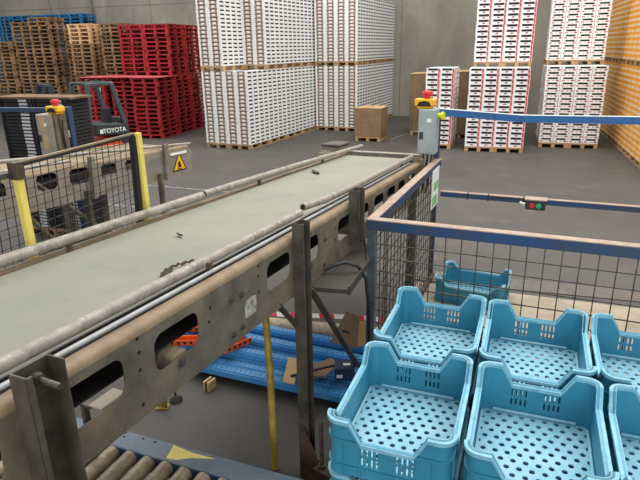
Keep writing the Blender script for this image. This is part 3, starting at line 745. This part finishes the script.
for u in (-.6, 2.0, 3.38):
    for wv in (W2-.02, W2+1.1):
        p = Vector((u, wv, -.4)); b = MB(); b.bar(p, down_to_floor(p), .07, .05, (1, 0, 0)); b.build('leg', M['steel'] if u > 3 else M['steeld'], C2)
b = MB(); b.bar((1.35, W2+.05, -.2), (2.6, W2+.05, -1.25), .03, .09, (0, 1, 0)); b.build('brace', M['steel'], C2)
b = MB(); b.bar((1.1, W2+.05, -.42), (1.75, W2+.05, -1.2), .03, .07, (0, 1, 0)); b.build('brace', M['steel'], C2)
sg = MB(); tri = lambda s, cu, cn: [(cu-s*.5, cn-s*.29), (cu+s*.5, cn-s*.29), (cu, cn+s*.58)]
cu, cn = 3.87, -.335
sg.mi(1).plate(tri(.34, cu, cn), [], .003, lambda p: Vector((p.x, W2-.001-p.z, p.y)))
sg.mi(0).plate(tri(.27, cu, cn-.002), [], .004, lambda p: Vector((p.x, W2-.001-p.z, p.y)))
sg.mi(1)
sg.plate([(cu-.045, cn-.045), (cu+.03, cn-.05), (cu+.05, cn-.02), (cu+.02, cn+.0), (cu+.028, cn+.035), (cu-.0, cn+.055), (cu-.022, cn+.03), (cu-.045, cn+.02), (cu-.03, cn-.01)], [], .005, lambda p: Vector((p.x, W2-.001-p.z, p.y)))
sg.plate([(cu-.06, cn-.075), (cu+.06, cn-.075), (cu+.06, cn-.06), (cu-.06, cn-.06)], [], .005, lambda p: Vector((p.x, W2-.001-p.z, p.y)))
sgo = sg.build('warning_sign', [M['estopy'], M['black']], C2); sgo['label'] = 'yellow and black triangular warning sign'
b = MB(); b.bar((3.66, W2-.01, -.17), (4.05, W2-.01, -.165), .01, .035); b.build('white_strip', M['signw'], C2)

# ------------------------------------------------------------------ control boxes
def control_box(name, loc, rz, W, D, H, m, label, yoff, cap=True):
    r = empty(name, loc, rz)
    b = MB(); b.b2((-W/2, -D/2, 0), (W/2, D/2, H)); bevel(b.build('enclosure', m, r), .008)
    b = MB(); b.b2((-W/2+.012, -D/2-.012, .012), (W/2-.012, -D/2-.0005, H-.012)); d = bevel(b.build('door', m, r), .004)
    b = MB(); b.b2((-W/2+.02, -D/2-.018, H*.34), (-W/2+.065, -D/2-.012, H*.5)); b.build('lock_plate', M['fgreyd'], d)
    b = MB(); b.b2((.0, -D/2-.015, H*.72), (.05, -D/2-.012, H*.8)); b.build('label_plate', M['signw'], d)
    e = MB(); ex = yoff
    e.b2((ex-.115, -.07, H+.03), (ex+.115, .07, H+.11)); e.b2((ex-.09, -.065, H+.0), (ex+.09, .06, H+.03))
    es = bevel(e.build('emergency_stop', M['estopy'], r), .015, 2)
    b = MB(); b.plate([(-.08, .0), (.08, .0), (.06, .045), (0, .06), (-.06, .045)], [], .012, lambda p: Vector((ex+p.x, -.071-p.z, H+.03+p.y))); b.build('guard_plate', M['black'], es)
    b = MB(); b.cyl((ex+.02, 0, H+.11), (ex+.02, 0, H+.15), .035, 12); b.tube([(ex+.02, 0, H+.14), (ex+.02, 0, H+.15), (ex+.02, 0, H+.185), (ex+.02, 0, H+.2)], [.045, .06, .06, .035], 16); b.build('red_button', M['estopr'], es)
    tag(r, label, 'control box'); return r
# right box stands on conduits at the conveyor end, bolted to the blue cage post
cb = control_box('control_box', (-.775, 6.66, 1.695), R_(-5.5), .205, .2, .52, M['boxgrey'], 'pale grey control box with red emergency stop on the tall blue cage post', -.05)
b = MB(); b.cyl((.10, .02, .44), (.15, .0, .44), .03, 12); b.cyl((.145, 0, .44), (.17, -.005, .44), .045, 14); b.build('knob', M['limeb'], cb)['label'] = 'yellow round knob on the side'
for x in (-.05, .0, .05):
    b = MB(); b.tube([(x, .0, 0), (x, .0, -.08), (x-.03, .02, -.25), (x-.06, .04, -.5)], .014, 8); b.build('conduit', M['steeld'], cb)
cb2 = control_box('control_box', (-6.09, 6.5, 1.5), R_(-5.5), .30, .22, .58, M['boxtan'], 'dusty tan control box with red emergency stop beside the left blue rail', .13)
b = MB(); b.b2((.151, -.1, -.6), (.19, .1, .6)); b.b2((.18, -.1, -.6), (.195, -.07, .58)); b.b2((.18, .07, -.6), (.195, .1, .58)); b.b2((-.06, .0, -1.5), (.06, .1, 0)); b.build('mounting_post', M['steel'], cb2)
b = MB(); b.tube([(.2, -.03, .52), (.202, -.02, .3), (.202, .0, .1), (.202, -.02, -.3)], .008, 6); b.tube([(.2, .03, .5), (.202, .01, .3), (.202, .02, .1), (.202, .0, -.3)], .008, 6); b.build('cable', M['black'], cb2)
b = MB(); b.b2((-.07, -.1235, .35), (.02, -.1215, .55)); b.b2((-.05, -.1235, .1), (.03, -.1215, .3)); b.build('sticker', M['cartontop'], cb2)
# left blue rail
r = empty('blue_guard_rail', (-6.0, 6.76, 0), R_(7.4)); tag(r, 'blue guard rail and post behind the left conveyor and control box', 'rail')
b = MB(); b.b2((-.05, -.05, 0), (.05, .05, 2.15)); bevel(b.build('post', M['cblue'], r), .006)
b = MB(); b.b2((-2.6, -.035, 2.075), (-.05, .035, 2.14)); bevel(b.build('rail', M['cblue'], r), .006)
b = MB(); b.b2((-.02, -.053, 1.72), (.02, -.051, 1.82)); b.build('sticker', M['signw'], r)
b = MB(); b.b2((-2.6, -.05, 0), (-2.5, .05, 2.075)); b.build('post', M['cblue'], r)

# ------------------------------------------------------------------ cage
CG = empty('wire_mesh_cage', (-.895, 4.17, 0), R_(-5.2)); tag(CG, 'blue framed wire mesh cage with worn rails behind the blue crates', 'cage')
CW, CD, CH = 2.72, 2.64, 1.6
for nm, x, y, h in (('fl', 0, 0, CH), ('fr', CW, 0, CH), ('br', CW, CD, 2.16)):
    b = MB(); b.b2((x-.035, y-.035, 0), (x+.035, y+.035, h-.03)); bevel(b.build('post', M['cgrey'] if nm == 'fl' else M['cblue'], CG), .005)
b = MB(); b.b2((-.06, CD-.02, 0), (.0, CD+.05, 2.2)); bevel(b.build('tall_post', M['cblue'], CG), .005)
def rail(p0, p1, h=.08, wd=.075):
    b = MB(); p0 = Vector(p0); p1 = Vector(p1); up_ = Vector((0, 0, h/2))
    b.bar(p0-up_, p1-up_, wd, h); o = bevel(b.build('rail', M['cblue'], CG), .004)
    t = MB(); t.bar(p0+Vector((0, 0, .003)), p1+Vector((0, 0, .003)), wd+.004, .008); t.build('worn_top', M['railtop'], o); return o
rail((-.04, 0, CH), (CW+.04, 0, CH)); rail((0, -.04, CH+.001), (0, CD, CH+.001)); rail((CW, -.04, CH), (CW, CD, CH))
rail((.05, CD, 1.205), (CW, CD, 1.205), .06, .06)
b = MB()
def zr(x): return 2.2-.05*min(1, x/.9)+.025*max(0, (x-.9)/1.8)
xs = [-.02, .35, .62, .9, 1.2, 1.6, 2.0, 2.4, CW]
for i in range(len(xs)-1):
    z0 = zr(xs[i])-.04; z1 = zr(xs[i+1])-.04
    b.bar((xs[i]-.004, CD, z0), (xs[i+1]+.004, CD, z1), .06, .075)
o = b.build('top_rail', M['railblue'], CG)
t = MB()
for i in range(len(xs)-1):
    z0 = zr(xs[i])+.002; z1 = zr(xs[i+1])+.002
    t.bar((xs[i]-.004, CD, z0-.002), (xs[i+1]+.004, CD, z1-.002), .062, .005)
t.build('worn_top', mat('rail_edge', srgb(196, 202, 206), .6), o)
for p0, p1 in (((0, 0, .1), (CW, 0, .1)), ((0, 0, .1), (0, CD, .1)), ((CW, 0, .1), (CW, CD, .1))):
    b = MB(); b.bar(p0, p1, .05, .05); b.build('bottom_rail', M['brown'], CG)
def meshpanel(p0, p1, z0, z1, sx, sz, m, flip):
    b = MB(); p0 = Vector(p0); p1 = Vector(p1); L_ = (p1-p0).length; d = (p1-p0)/L_; nrm = Vector((-d.y, d.x, 0))
    n = int(L_/sx); 
    for k in range(1, n+1):
        p = p0+d*(k*sx); b.bar(p+Vector((0, 0, z0)), p+Vector((0, 0, z1)), .008, .008)
    n = int((z1-z0)/sz)
    for k in range(n+1):
        z = z1-.03-k*sz; b.bar(p0+nrm*.008+Vector((0, 0, z)), p1+nrm*.008+Vector((0, 0, z)), .008, .008)
    b.build('mesh_panel', m, CG)
meshpanel((0, 0, 0), (CW, 0, 0), .12, CH-.06, .118, .118, M['wire'], 0)
meshpanel((0, 0, 0), (0, CD, 0), .12, CH-.06, .118, .118, M['wire'], 0)
meshpanel((CW, 0, 0), (CW, CD, 0), .12, CH-.06, .118, .118, M['wire'], 0)
b = MB()
for x in (.38, .62, 1.02): b.b2((x-.006, CD-.035, 1.135), (x+.006, CD+.035, 1.215))
b.tube([(.66, CD-.036, 1.19), (.9, CD-.036, 1.2), (1.0, CD-.036, 1.185)], .008, 6)
b.build('cable_ties', M['black'], CG)
bb = empty('button_station', (.49, 6.66, 1.10), R_(-5.2)); tag(bb, 'small grey button box with red and green buttons on the rear blue rail', 'button box')
b = MB(); b.b2((-.11, -.09, .0), (.11, -.025, .115)); bevel(b.build('housing', M['fgreyd'], bb), .008)
b = MB(); b.b2((-.12, -.1, .112), (.12, .05, .125)); b.build('cover_plate', M['railtop'], bb)
b = MB(); b.cyl((-.035, -.09, .055), (-.035, -.105, .055), .03, 14); b.build('red_button', M['estopr'], bb)
b = MB(); b.cyl((.035, -.09, .055), (.035, -.105, .055), .03, 14); b.build('green_button', M['green'], bb)
b = MB(); b.tube([(-.11, -.06, .06), (-.15, -.06, .06), (-.17, -.05, .075)], .014, 8); b.build('cable_gland', M['signw'], bb)
# green and white tag on the cage
r = empty('hanging_notice', (-.69, 6.42, 1.1), R_(-5.2)); tag(r, 'white and green notice strip hanging on the cage side by the control box', 'notice')
b = MB(); b.b2((.042, -.15, .0), (.046, .22, .46)); b.build('sheet', M['signw'], r)
b = MB(); b.b2((.0462, -.11, .02), (.0475, .15, .14)); b.b2((.0462, -.05, .2), (.0475, .2, .3)); b.build('print', M['signg'], r)

# checker strip and beige plate at the cage
MB().box((.55, 5.5, .002), (2.9, 2.3, .004), box_rot(R_(-2))).build('trim_4', M['beige'], kind='structure')
b = MB(); rot = box_rot(R_(.6)); b.box((.9, 6.95, .006), (3.6, .34, .012), rot)
b.mi(1)
for i in range(70):
    for j in range(7):
        p = rot @ Vector((-1.77+.051*i, -.14+.046*j, 0)); b.box((.9+p.x, 6.95+p.y, .0125), (.032, .007, .003), box_rot(R_(45 if (i+j) % 2 else -45)))
tag(b.build('checker_plate', [mat('checker_plate', srgb(116, 110, 102), .45, .3, srgb(96, 90, 84), 8), mat('checker_lug', srgb(140, 134, 124), .4, .4)]), 'grey checker plate strip on the floor behind the cage', 'floor plate')

# ------------------------------------------------------------------ blue crates
def crate(name='plastic_crate'):
    W, D, H = .62, .80, .314
    r = empty(name, (0, 0, 0))
    rc = .055; th = .012
    def hfront(x):
        ax = abs(x)/W
        if ax < .20: return H-.108
        if ax < .30: return H-.108+(ax-.20)/.10*.108
        return H
    def hside(y):
        a = abs(y)
        lim = D/2-.085
        if a < lim-.07: return H-.085
        if a < lim: return H-.085+(a-lim+.07)/.07*.085
        return H
    # outline of the outer wall (between flange and wall) : list of (x,y,nx,ny,z)
    ow, od = W/2-.016, D/2-.016
    pts = []
    def line(fn, seq):
        for s in seq: pts.append(fn(s))
    fx = [-(ow-rc), -W*.30, -W*.20, 0, W*.20, W*.30, ow-rc]
    lim = D/2-.085
    fy = [-(od-rc), -lim, -(lim-.07), 0, lim-.07, lim, od-rc]
    for x in fx: pts.append((x, -od, 0, -1, hfront(x)))
    for k in range(1, 6): a = R_(-90+15*k); pts.append((ow-rc+rc*math.cos(a), -(od-rc)+rc*math.sin(a), math.cos(a), math.sin(a), H))
    for y in fy: pts.append((ow, y, 1, 0, hside(y)))
    for k in range(1, 6): a = R_(15*k); pts.append((ow-rc+rc*math.cos(a), od-rc+rc*math.sin(a), math.cos(a), math.sin(a), H))
    for x in fx[::-1]: pts.append((x, od, 0, 1, hfront(x)))
    for k in range(1, 6): a = R_(90+15*k); pts.append((-(ow-rc)+rc*math.cos(a), od-rc+rc*math.sin(a), math.cos(a), math.sin(a), H))
    for y in fy[::-1]: pts.append((-ow, y, -1, 0, hside(y)))
    for k in range(1, 6): a = R_(180+15*k); pts.append((-(ow-rc)+rc*math.cos(a), -(od-rc)+rc*math.sin(a), math.cos(a), math.sin(a), H))
    n = len(pts); b = MB()
    vs = []
    for x, y, nx, ny, z in pts:
        vs += [(x, y, 0), (x, y, z), (x-nx*th, y-ny*th, z), (x-nx*th, y-ny*th, 0)]
    fs = []
    for i in range(n):
        x0, y0 = pts[i][:2]; x1, y1 = pts[(i+1) % n][:2]
        a, c = i*4, ((i+1) % n)*4
        if abs(abs(y0)-od) < 1e-6 and abs(abs(y1)-od) < 1e-6: continue    # panels with slots are plates
        fs += [(a, c, c+1, a+1), (a+1, c+1, c+2, a+2), (a+2, c+2, c+3, a+3)]
    b.add(vs, fs)
    slots = []
    for cx in (-.085, .085):
        for rz_ in (0, 1):
            for k in range(4):
                x = cx-.036+.024*k; z0 = .075+.058*rz_; slots.append([(x-.005, z0), (x+.005, z0), (x+.005, z0+.045), (x-.005, z0+.045)])
    out = [(fx[0], 0), (fx[-1], 0)]+[(x, hfront(x)) for x in fx[::-1] if x != 0]
    b.plate(out, slots, th, lambda p: Vector((p.x, -od+p.z, p.y)))
    b.plate(out, slots, th, lambda p: Vector((p.x, od-p.z, p.y)))
    # outer ribs
    for zz in (.055, .2):
        for i in range(n):
            p0 = pts[i]; p1 = pts[(i+1) % n]
            e = .010
            vs = []
            for p in (p0, p1):
                for dz in (0, .008): vs += [(p[0], p[1], zz+dz), (p[0]+p[2]*e, p[1]+p[3]*e, zz+dz)]
            b.add(vs, [(0, 4, 5, 1), (2, 3, 7, 6), (1, 5, 7, 3)])
    for sy in (-1, 1):
        for x in (-.215, .215, -.13, .13): b.box((x, sy*(od+.004), .1), (.006, .01, .2))
    for sx in (-1, 1):
        for y in (-.3, -.15, 0, .15, .3): b.box((sx*(ow+.004), y, .1), (.01, .006, .2))
    b.build('wall_shell', M['crate'], r)
    # rim: flange following the top line
    b = MB(); vs = []; fs = []; hh = .02
    for x, y, nx, ny, z in pts:
        for o_, dz in ((.016, 0), (.016, -hh), (-th-.004, -hh), (-th-.004, 0)):
            vs.append((x+nx*o_, y+ny*o_, z+dz))
    for i in range(n):
        a, c = i*4, ((i+1) % n)*4
        for k in range(4): fs.append((a+k, c+k, c+(k+1) % 4, a+(k+1) % 4))
    b.add(vs, fs); b.build('rim', M['craterim'], r)
    # perforated base
    hol = []; px, py = .0595, .0525
    cols = 9; rows = 14
    for j in range(rows):
        y = -(rows-1)*py/2+j*py
        for i in range(cols+(j % 2 == 0)):
            x = -(cols-1)*px/2+i*px-(px/2 if j % 2 == 0 else 0)
            hol.append([(x+.0145*math.cos(2*PI*k/10+.3), y+.0145*math.sin(2*PI*k/10+.3)) for k in range(10)])
    b = MB(); b.plate(rrect(-ow+.005, -od+.005, ow-.005, od-.005, rc, 4), hol, .008, lambda p: Vector((p.x, p.y, p.z+.016)))
    for sx in (-1, 1): b.box((sx*(ow-th-.008), 0, .03), (.014, 2*od-.12, .02), Matrix.Rotation(sx*R_(-30), 3, 'Y'))
    b.box((0, od-th-.006, .032), (2*ow-.16, .014, .024), Matrix.Rotation(R_(35), 3, 'X'))
    b.build('perforated_base', M['cratebase'], r)
    # slim foot ring that nests on the rim below
    return r
c0 = crate()
TOPZ = 1.235
posn = []
cx_ = (-.3245, .318, .962)
first = True
PAL2 = pallet_mesh('long_pallet', 2.0, 1.62, M['wood'], .144, tops=7)
for k in range(2): put_pallet(.32, 2.87, .1445*k, R_(-1.5), '%s of two wooden pallets stacked under the blue crates' % ('lower', 'upper')[k], 'pallets under the blue crates', PAL2)
for row in range(2):
    for c in range(3):
        for l in range(3):
            o = c0 if first else copy_tree(c0); first = False
            x, y, ya = ((-.348, 2.496, -3.0), (.300, 2.445, -3.0), (.945, 2.40, -3))[c] if row == 0 else ((-.302, 3.345, -3.4), (.332, 3.288, -3.2), (.972, 3.245, -3))[c]
            o.location = (x, y, .2895+.3155*l); o.rotation_euler = (0, 0, R_(ya))
            lv = ('bottom', 'middle', 'top')[l]
            tag(o, 'blue perforated crate, %s of the %s stack in the %s row' % (lv, ('left', 'middle', 'right')[c], ('front', 'rear')[row]), 'crate', 'blue crates stacked in the foreground')
sm = copy_tree(c0); sm.location = (-.13, 6.40, .0045); sm.rotation_euler = (0, 0, R_(80)); sm.name = 'plastic_crate'
tag(sm, 'single blue crate on the floor inside the wire cage', 'crate')
b = MB(); b.box((-.32, 6.36, .035), (.12, .09, .012), box_rot(.4)); tag(b.build('paper_scrap', M['cartontop']), 'crumpled pale scrap lying left in the crate inside the cage', 'scrap')
b = MB(); b.box((.13, 6.33, .035), (.16, .05, .012), box_rot(-.2)); tag(b.build('paper_scrap', M['signw']), 'white scrap lying right in the crate inside the cage', 'scrap')

# ------------------------------------------------------------------ blue roller conveyor, bottom left
RB = empty('roller_conveyor', (-2.28, 2.575, 0), R_(-3.8)); tag(RB, 'low blue framed roller conveyor with dirty rollers under the belt conveyor', 'conveyor')
b = MB(); b.b2((-1.6, -.03, .21), (1.45, .13, .35)); o = bevel(b.build('side_beam', [M['steelblue']], RB), .006)
b = MB(); b.b2((-1.6, -.034, .215), (1.45, -.031, .345)); b.build('beam_web', M['deepblue'], o)
b = MB(); b.plate([(.34, .118), (.5, .095), (.68, .098), (.53, .05), (.44, .0), (.37, -.01)], [], .0015, lambda p: Vector((p.x, p.y, .3505+p.z))); b.build('yellow_marking', M['yellow'], o)['label'] = 'scuffed yellow triangular marking'
for x, y in ((-.06, .11), (.1, .1), (.2, .1), (-.04, .07)): b = MB(); b.cyl((x, y, .3502), (x, y, .352), .009, 10); b.build('bolt_hole', M['dark'], o)
b = MB(); b.b2((-1.6, -.95, .21), (1.45, -.85, .35)); b.build('side_beam', M['steelblue'], RB)
for k in range(20):
    x = -1.5+.145*k
    if x > 1.35: break
    b = MB(); b.cyl((x, -.85, .3), (x, -.034, .3), .052, 18); b.build('roller', M['roller'], RB)
for x in (-1.4, 1.25):
    for y in (-.9, .05): b = MB(); b.b2((x-.03, y-.03, 0), (x+.03, y+.03, .21)); b.build('leg', M['steelblue'], RB)
# tan sensor housing on the roller conveyor frame
r = empty('gear_housing', (-2.28, 2.50, .3515), R_(-8)); tag(r, 'tan box shaped housing seen through the cut-out below the belt', 'housing')
b = MB(); b.b2((-.05, -.10, .41), (.06, .11, .42)); b.b2((-.05, .10, .28), (.06, .11, .41)); b.b2((.05, -.10, .30), (.06, .10, .41)); b.build('cover', mat('dusty_cover', srgb(176, 164, 144), .6), r)
b = MB(); b.b2((-.13, -.1, .0), (-.1, -.06, .4)); b.b2((-.13, -.1, .39), (-.04, -.04, .409)); b.cyl((-.0, .0, .3), (-.0, .0, .41), .03, 10); b.build('mechanism', M['steeld'], r)
# yellow pole, floor foot
b = MB(); p0 = Vector((-1.345, 3.02, 0)); p1 = Vector((-1.50, 3.32, 1.42)); b.tube([p0, (p0+p1)/2+Vector((.012, 0, 0)), p1], .026, 10); tag(b.build('yellow_pole', M['yellowd']), 'dirty yellow pole leaning from the floor up under the belt conveyor', 'pole')
r = empty('floor_foot', (-2.56, 3.45, 0), .3); tag(r, 'small yellow foot bracket on the floor under the conveyor edge', 'bracket')
b = MB(); b.b2((-.04, -.01, 0), (.04, .01, .13)); b.b2((-.05, -.06, 0), (.06, .02, .012)); b.build('angle', M['yellowd'], r)
b = MB(); b.cyl((.04, -.035, .012), (.04, -.035, .025), .012, 6); b.build('bolt', M['bolt'], r)
b = MB(); b.tube([(-2.49, 3.55, 0), (-2.49, 3.55, .02), (-2.49, 3.55, .05)], [.055, .055, .02], 14); b.cyl((-2.49, 3.55, .05), (-2.49, 3.55, .12), .012, 8); tag(b.build('levelling_foot', M['steeld']), 'round grey levelling foot beside the yellow foot bracket', 'foot')

# ------------------------------------------------------------------ rack beams on the floor
for k, x in enumerate((-2.98, -.95)):
    b = MB(); b.box((x, 4.28, .035), (.09, .9, .07)); tag(bevel(b.build('wooden_bearer', M['wood']), .004), '%s wooden bearer under the blue rack beams' % ('left', 'right')[k], 'bearer', 'bearers under the rack beams')
def beam_mesh():
    b = MB(); L_ = 2.75; W_ = .102
    b.b2((-L_/2, -W_/2, 0), (L_/2, W_/2, .055)); b.b2((-L_/2, -W_/2+.018, .055), (L_/2, W_/2-.03, .066))
    b.mi(1)
    for k in range(54):
        x = -L_/2+.03+.05*k
        for y in (-.012, .012): b.b2((x-.011, y-.0035, .0655), (x+.011, y+.0035, .0668))
    return b.mesh('rack_beam', [M['rblue'], M['deepblue']])
BM_ = beam_mesh()
nb = 8
for k in range(nb):
    y = 3.93+.108*k
    tag(inst('rack_beam', BM_, (-1.85+jit(.03), y, .071), R_(-4.5+jit(.5))), 'blue perforated rack beam on the floor, %s from the front' % nth(k), 'beam', 'blue rack beams on the floor')
for k in range(5):
    y = 4.05+.12*k
    if k in (0, 2, 4): tag(inst('rack_beam', BM_, (-1.83+jit(.04), y+.13, .1395), R_(-4.5)), 'blue perforated rack beam of the upper layer, %s from the front' % nth(k//2), 'beam', 'blue rack beams on the floor')
def obeam(x, y, z, rz, ln, label):
    b = MB(); b.b2((-ln/2, -.05, 0), (ln/2, .05, .008)); b.b2((-ln/2, -.05, 0), (ln/2, -.042, .06)); b.b2((-ln/2, .042, 0), (ln/2, .05, .06)) 
    b.mi(1)
    for k in range(int(ln/.06)): b.b2((-ln/2+.03+.06*k, -.051, .02), (-ln/2+.055+.06*k, -.0495, .045))
    o = b.build('rack_bracket', [M['rorange'], M['dark']]); o.location = (x, y, z); o.rotation_euler = (0, 0, rz); tag(o, label, 'bracket', 'orange rack parts'); return o
obeam(-2.36, 4.16, .2075, R_(70), .5, 'orange rack bracket poking out below the conveyor edge, left of the pair')
obeam(-2.22, 4.22, .2075, R_(62), .3, 'short orange perforated bracket beside the longer orange one')
obeam(-2.78, 4.12, .2075, R_(20), .55, 'orange rack part seen through the cut-out, nearer one')
obeam(-2.75, 4.42, .2075, R_(18), .55, 'orange rack part seen through the cut-out, farther one')
b = MB(); b.box((-2.29, 3.80, .045), (.065, .1, .09), box_rot(R_(-12))); b.mi(1); b.box((-2.29, 3.80, .0455), (.018, .106, .094), box_rot(R_(-12))); tag(b.build('wood_block', [M['cartontop'], M['black']]), 'small wood block with a black strap by the left front of the rack beams', 'block')
# tan rough roll behind the beams
b = MB(); pts = [(-3.4, 4.86, .09), (-2.2, 4.9, .09), (-1.0, 5.0, .09)]; b.tube(pts, .09, 16); tag(b.build('matting_roll', M['conc']), 'rough tan roll lying behind the blue rack beams', 'roll')
# barrier tape
b = MB(); n = 24; vs = []; fs = []
for k in range(n+1):
    t = k/n; x = -3.3+2.4*t; y = 5.18+.32*t+.02*math.sin(9*t); z = .004+.01*abs(math.sin(7*t))
    for dy, dz in ((-.02, 0), (.02, .036)): vs += [(x, y+dy, z+dz), (x, y+dy+.002, z+dz+.002)]
for k in range(n):
    a = k*4; c = a+4; fs += [(a, a+2, c+2, c), (a+1, c+1, c+3, a+3), (a, c, c+1, a+1), (a+2, a+3, c+3, c+2)]
b.add(vs, fs); tag(b.build('barrier_tape', M['btape']), 'red and white barrier tape along the floor behind the rack beams', 'tape')
# cardboard bits
ztop = .207
def slab(name, pts, z, t, m, label, cat, rot=None):
    b = MB(); b.plate(pts, [], t, lambda p: Vector((p.x, p.y, p.z)))
    o = b.build(name, m); o.location = (0, 0, z)
    return tag(o, label, cat)
slab('cardboard_strip', [(-1.57, 3.78), (-1.46, 3.77), (-1.56, 4.16), (-1.66, 4.16)], ztop, .012, M['cartontop'], 'light cardboard strip lying on the beams left of the conveyor post', 'cardboard')
slab('cardboard_piece', [(-1.43, 3.9), (-1.24, 3.96), (-1.2, 4.2), (-1.28, 4.26), (-1.4, 4.12), (-1.5, 3.97)], ztop, .01, M['carton'], 'torn curved cardboard piece on the beams beside the navy box', 'cardboard')
r = empty('navy_carton', (-1.09, 4.02, ztop), R_(18)); tag(r, 'small dark navy box with white label on the blue beams', 'box')
b = MB(); b.b2((-.085, -.075, 0), (.085, .075, .12)); bevel(b.build('body', M['navy'], r), .005)
b = MB(); b.b2((-.07, -.0765, .03), (-.02, -.0752, .06)); b.build('label_patch', M['signw'], r); b = MB(); b.b2((-.01, -.02, .1202), (.05, .01, .1212)); b.build('label_patch', M['signw'], r)
b = MB(); b.bar((-1.53, 3.86, ztop+.02), (-1.17, 4.06, ztop+.075), .016, .016); tag(b.build('black_stick', M['black']), 'thin black stick resting against the navy box', 'stick')
r = empty('cardboard_sheet', (-1.22, 4.52, ztop), R_(-10)); tag(r, 'upright folded brown cardboard sheet at the far right end of the beams', 'cardboard')
b = MB(); b.plate([(-.16, -.0), (.12, 0), (.12, .3), (-.02, .33)], [], .01, lambda p: Vector((p.x, p.z+p.y*.25, p.y))); b.build('panel', M['carton'], r)
b = MB(); b.plate([(0, 0), (.16, 0), (.16, .22), (0, .25)], [], .01, lambda p: Vector((.1+p.x*.6, p.x*.8+p.y*.25, p.y))); b.build('flap', M['cartontop'], r)
b = MB(); b.b2((-.04, -.002+.03, .12), (.03, .029, .15)); b.build('print', M['fgreyd'], r)
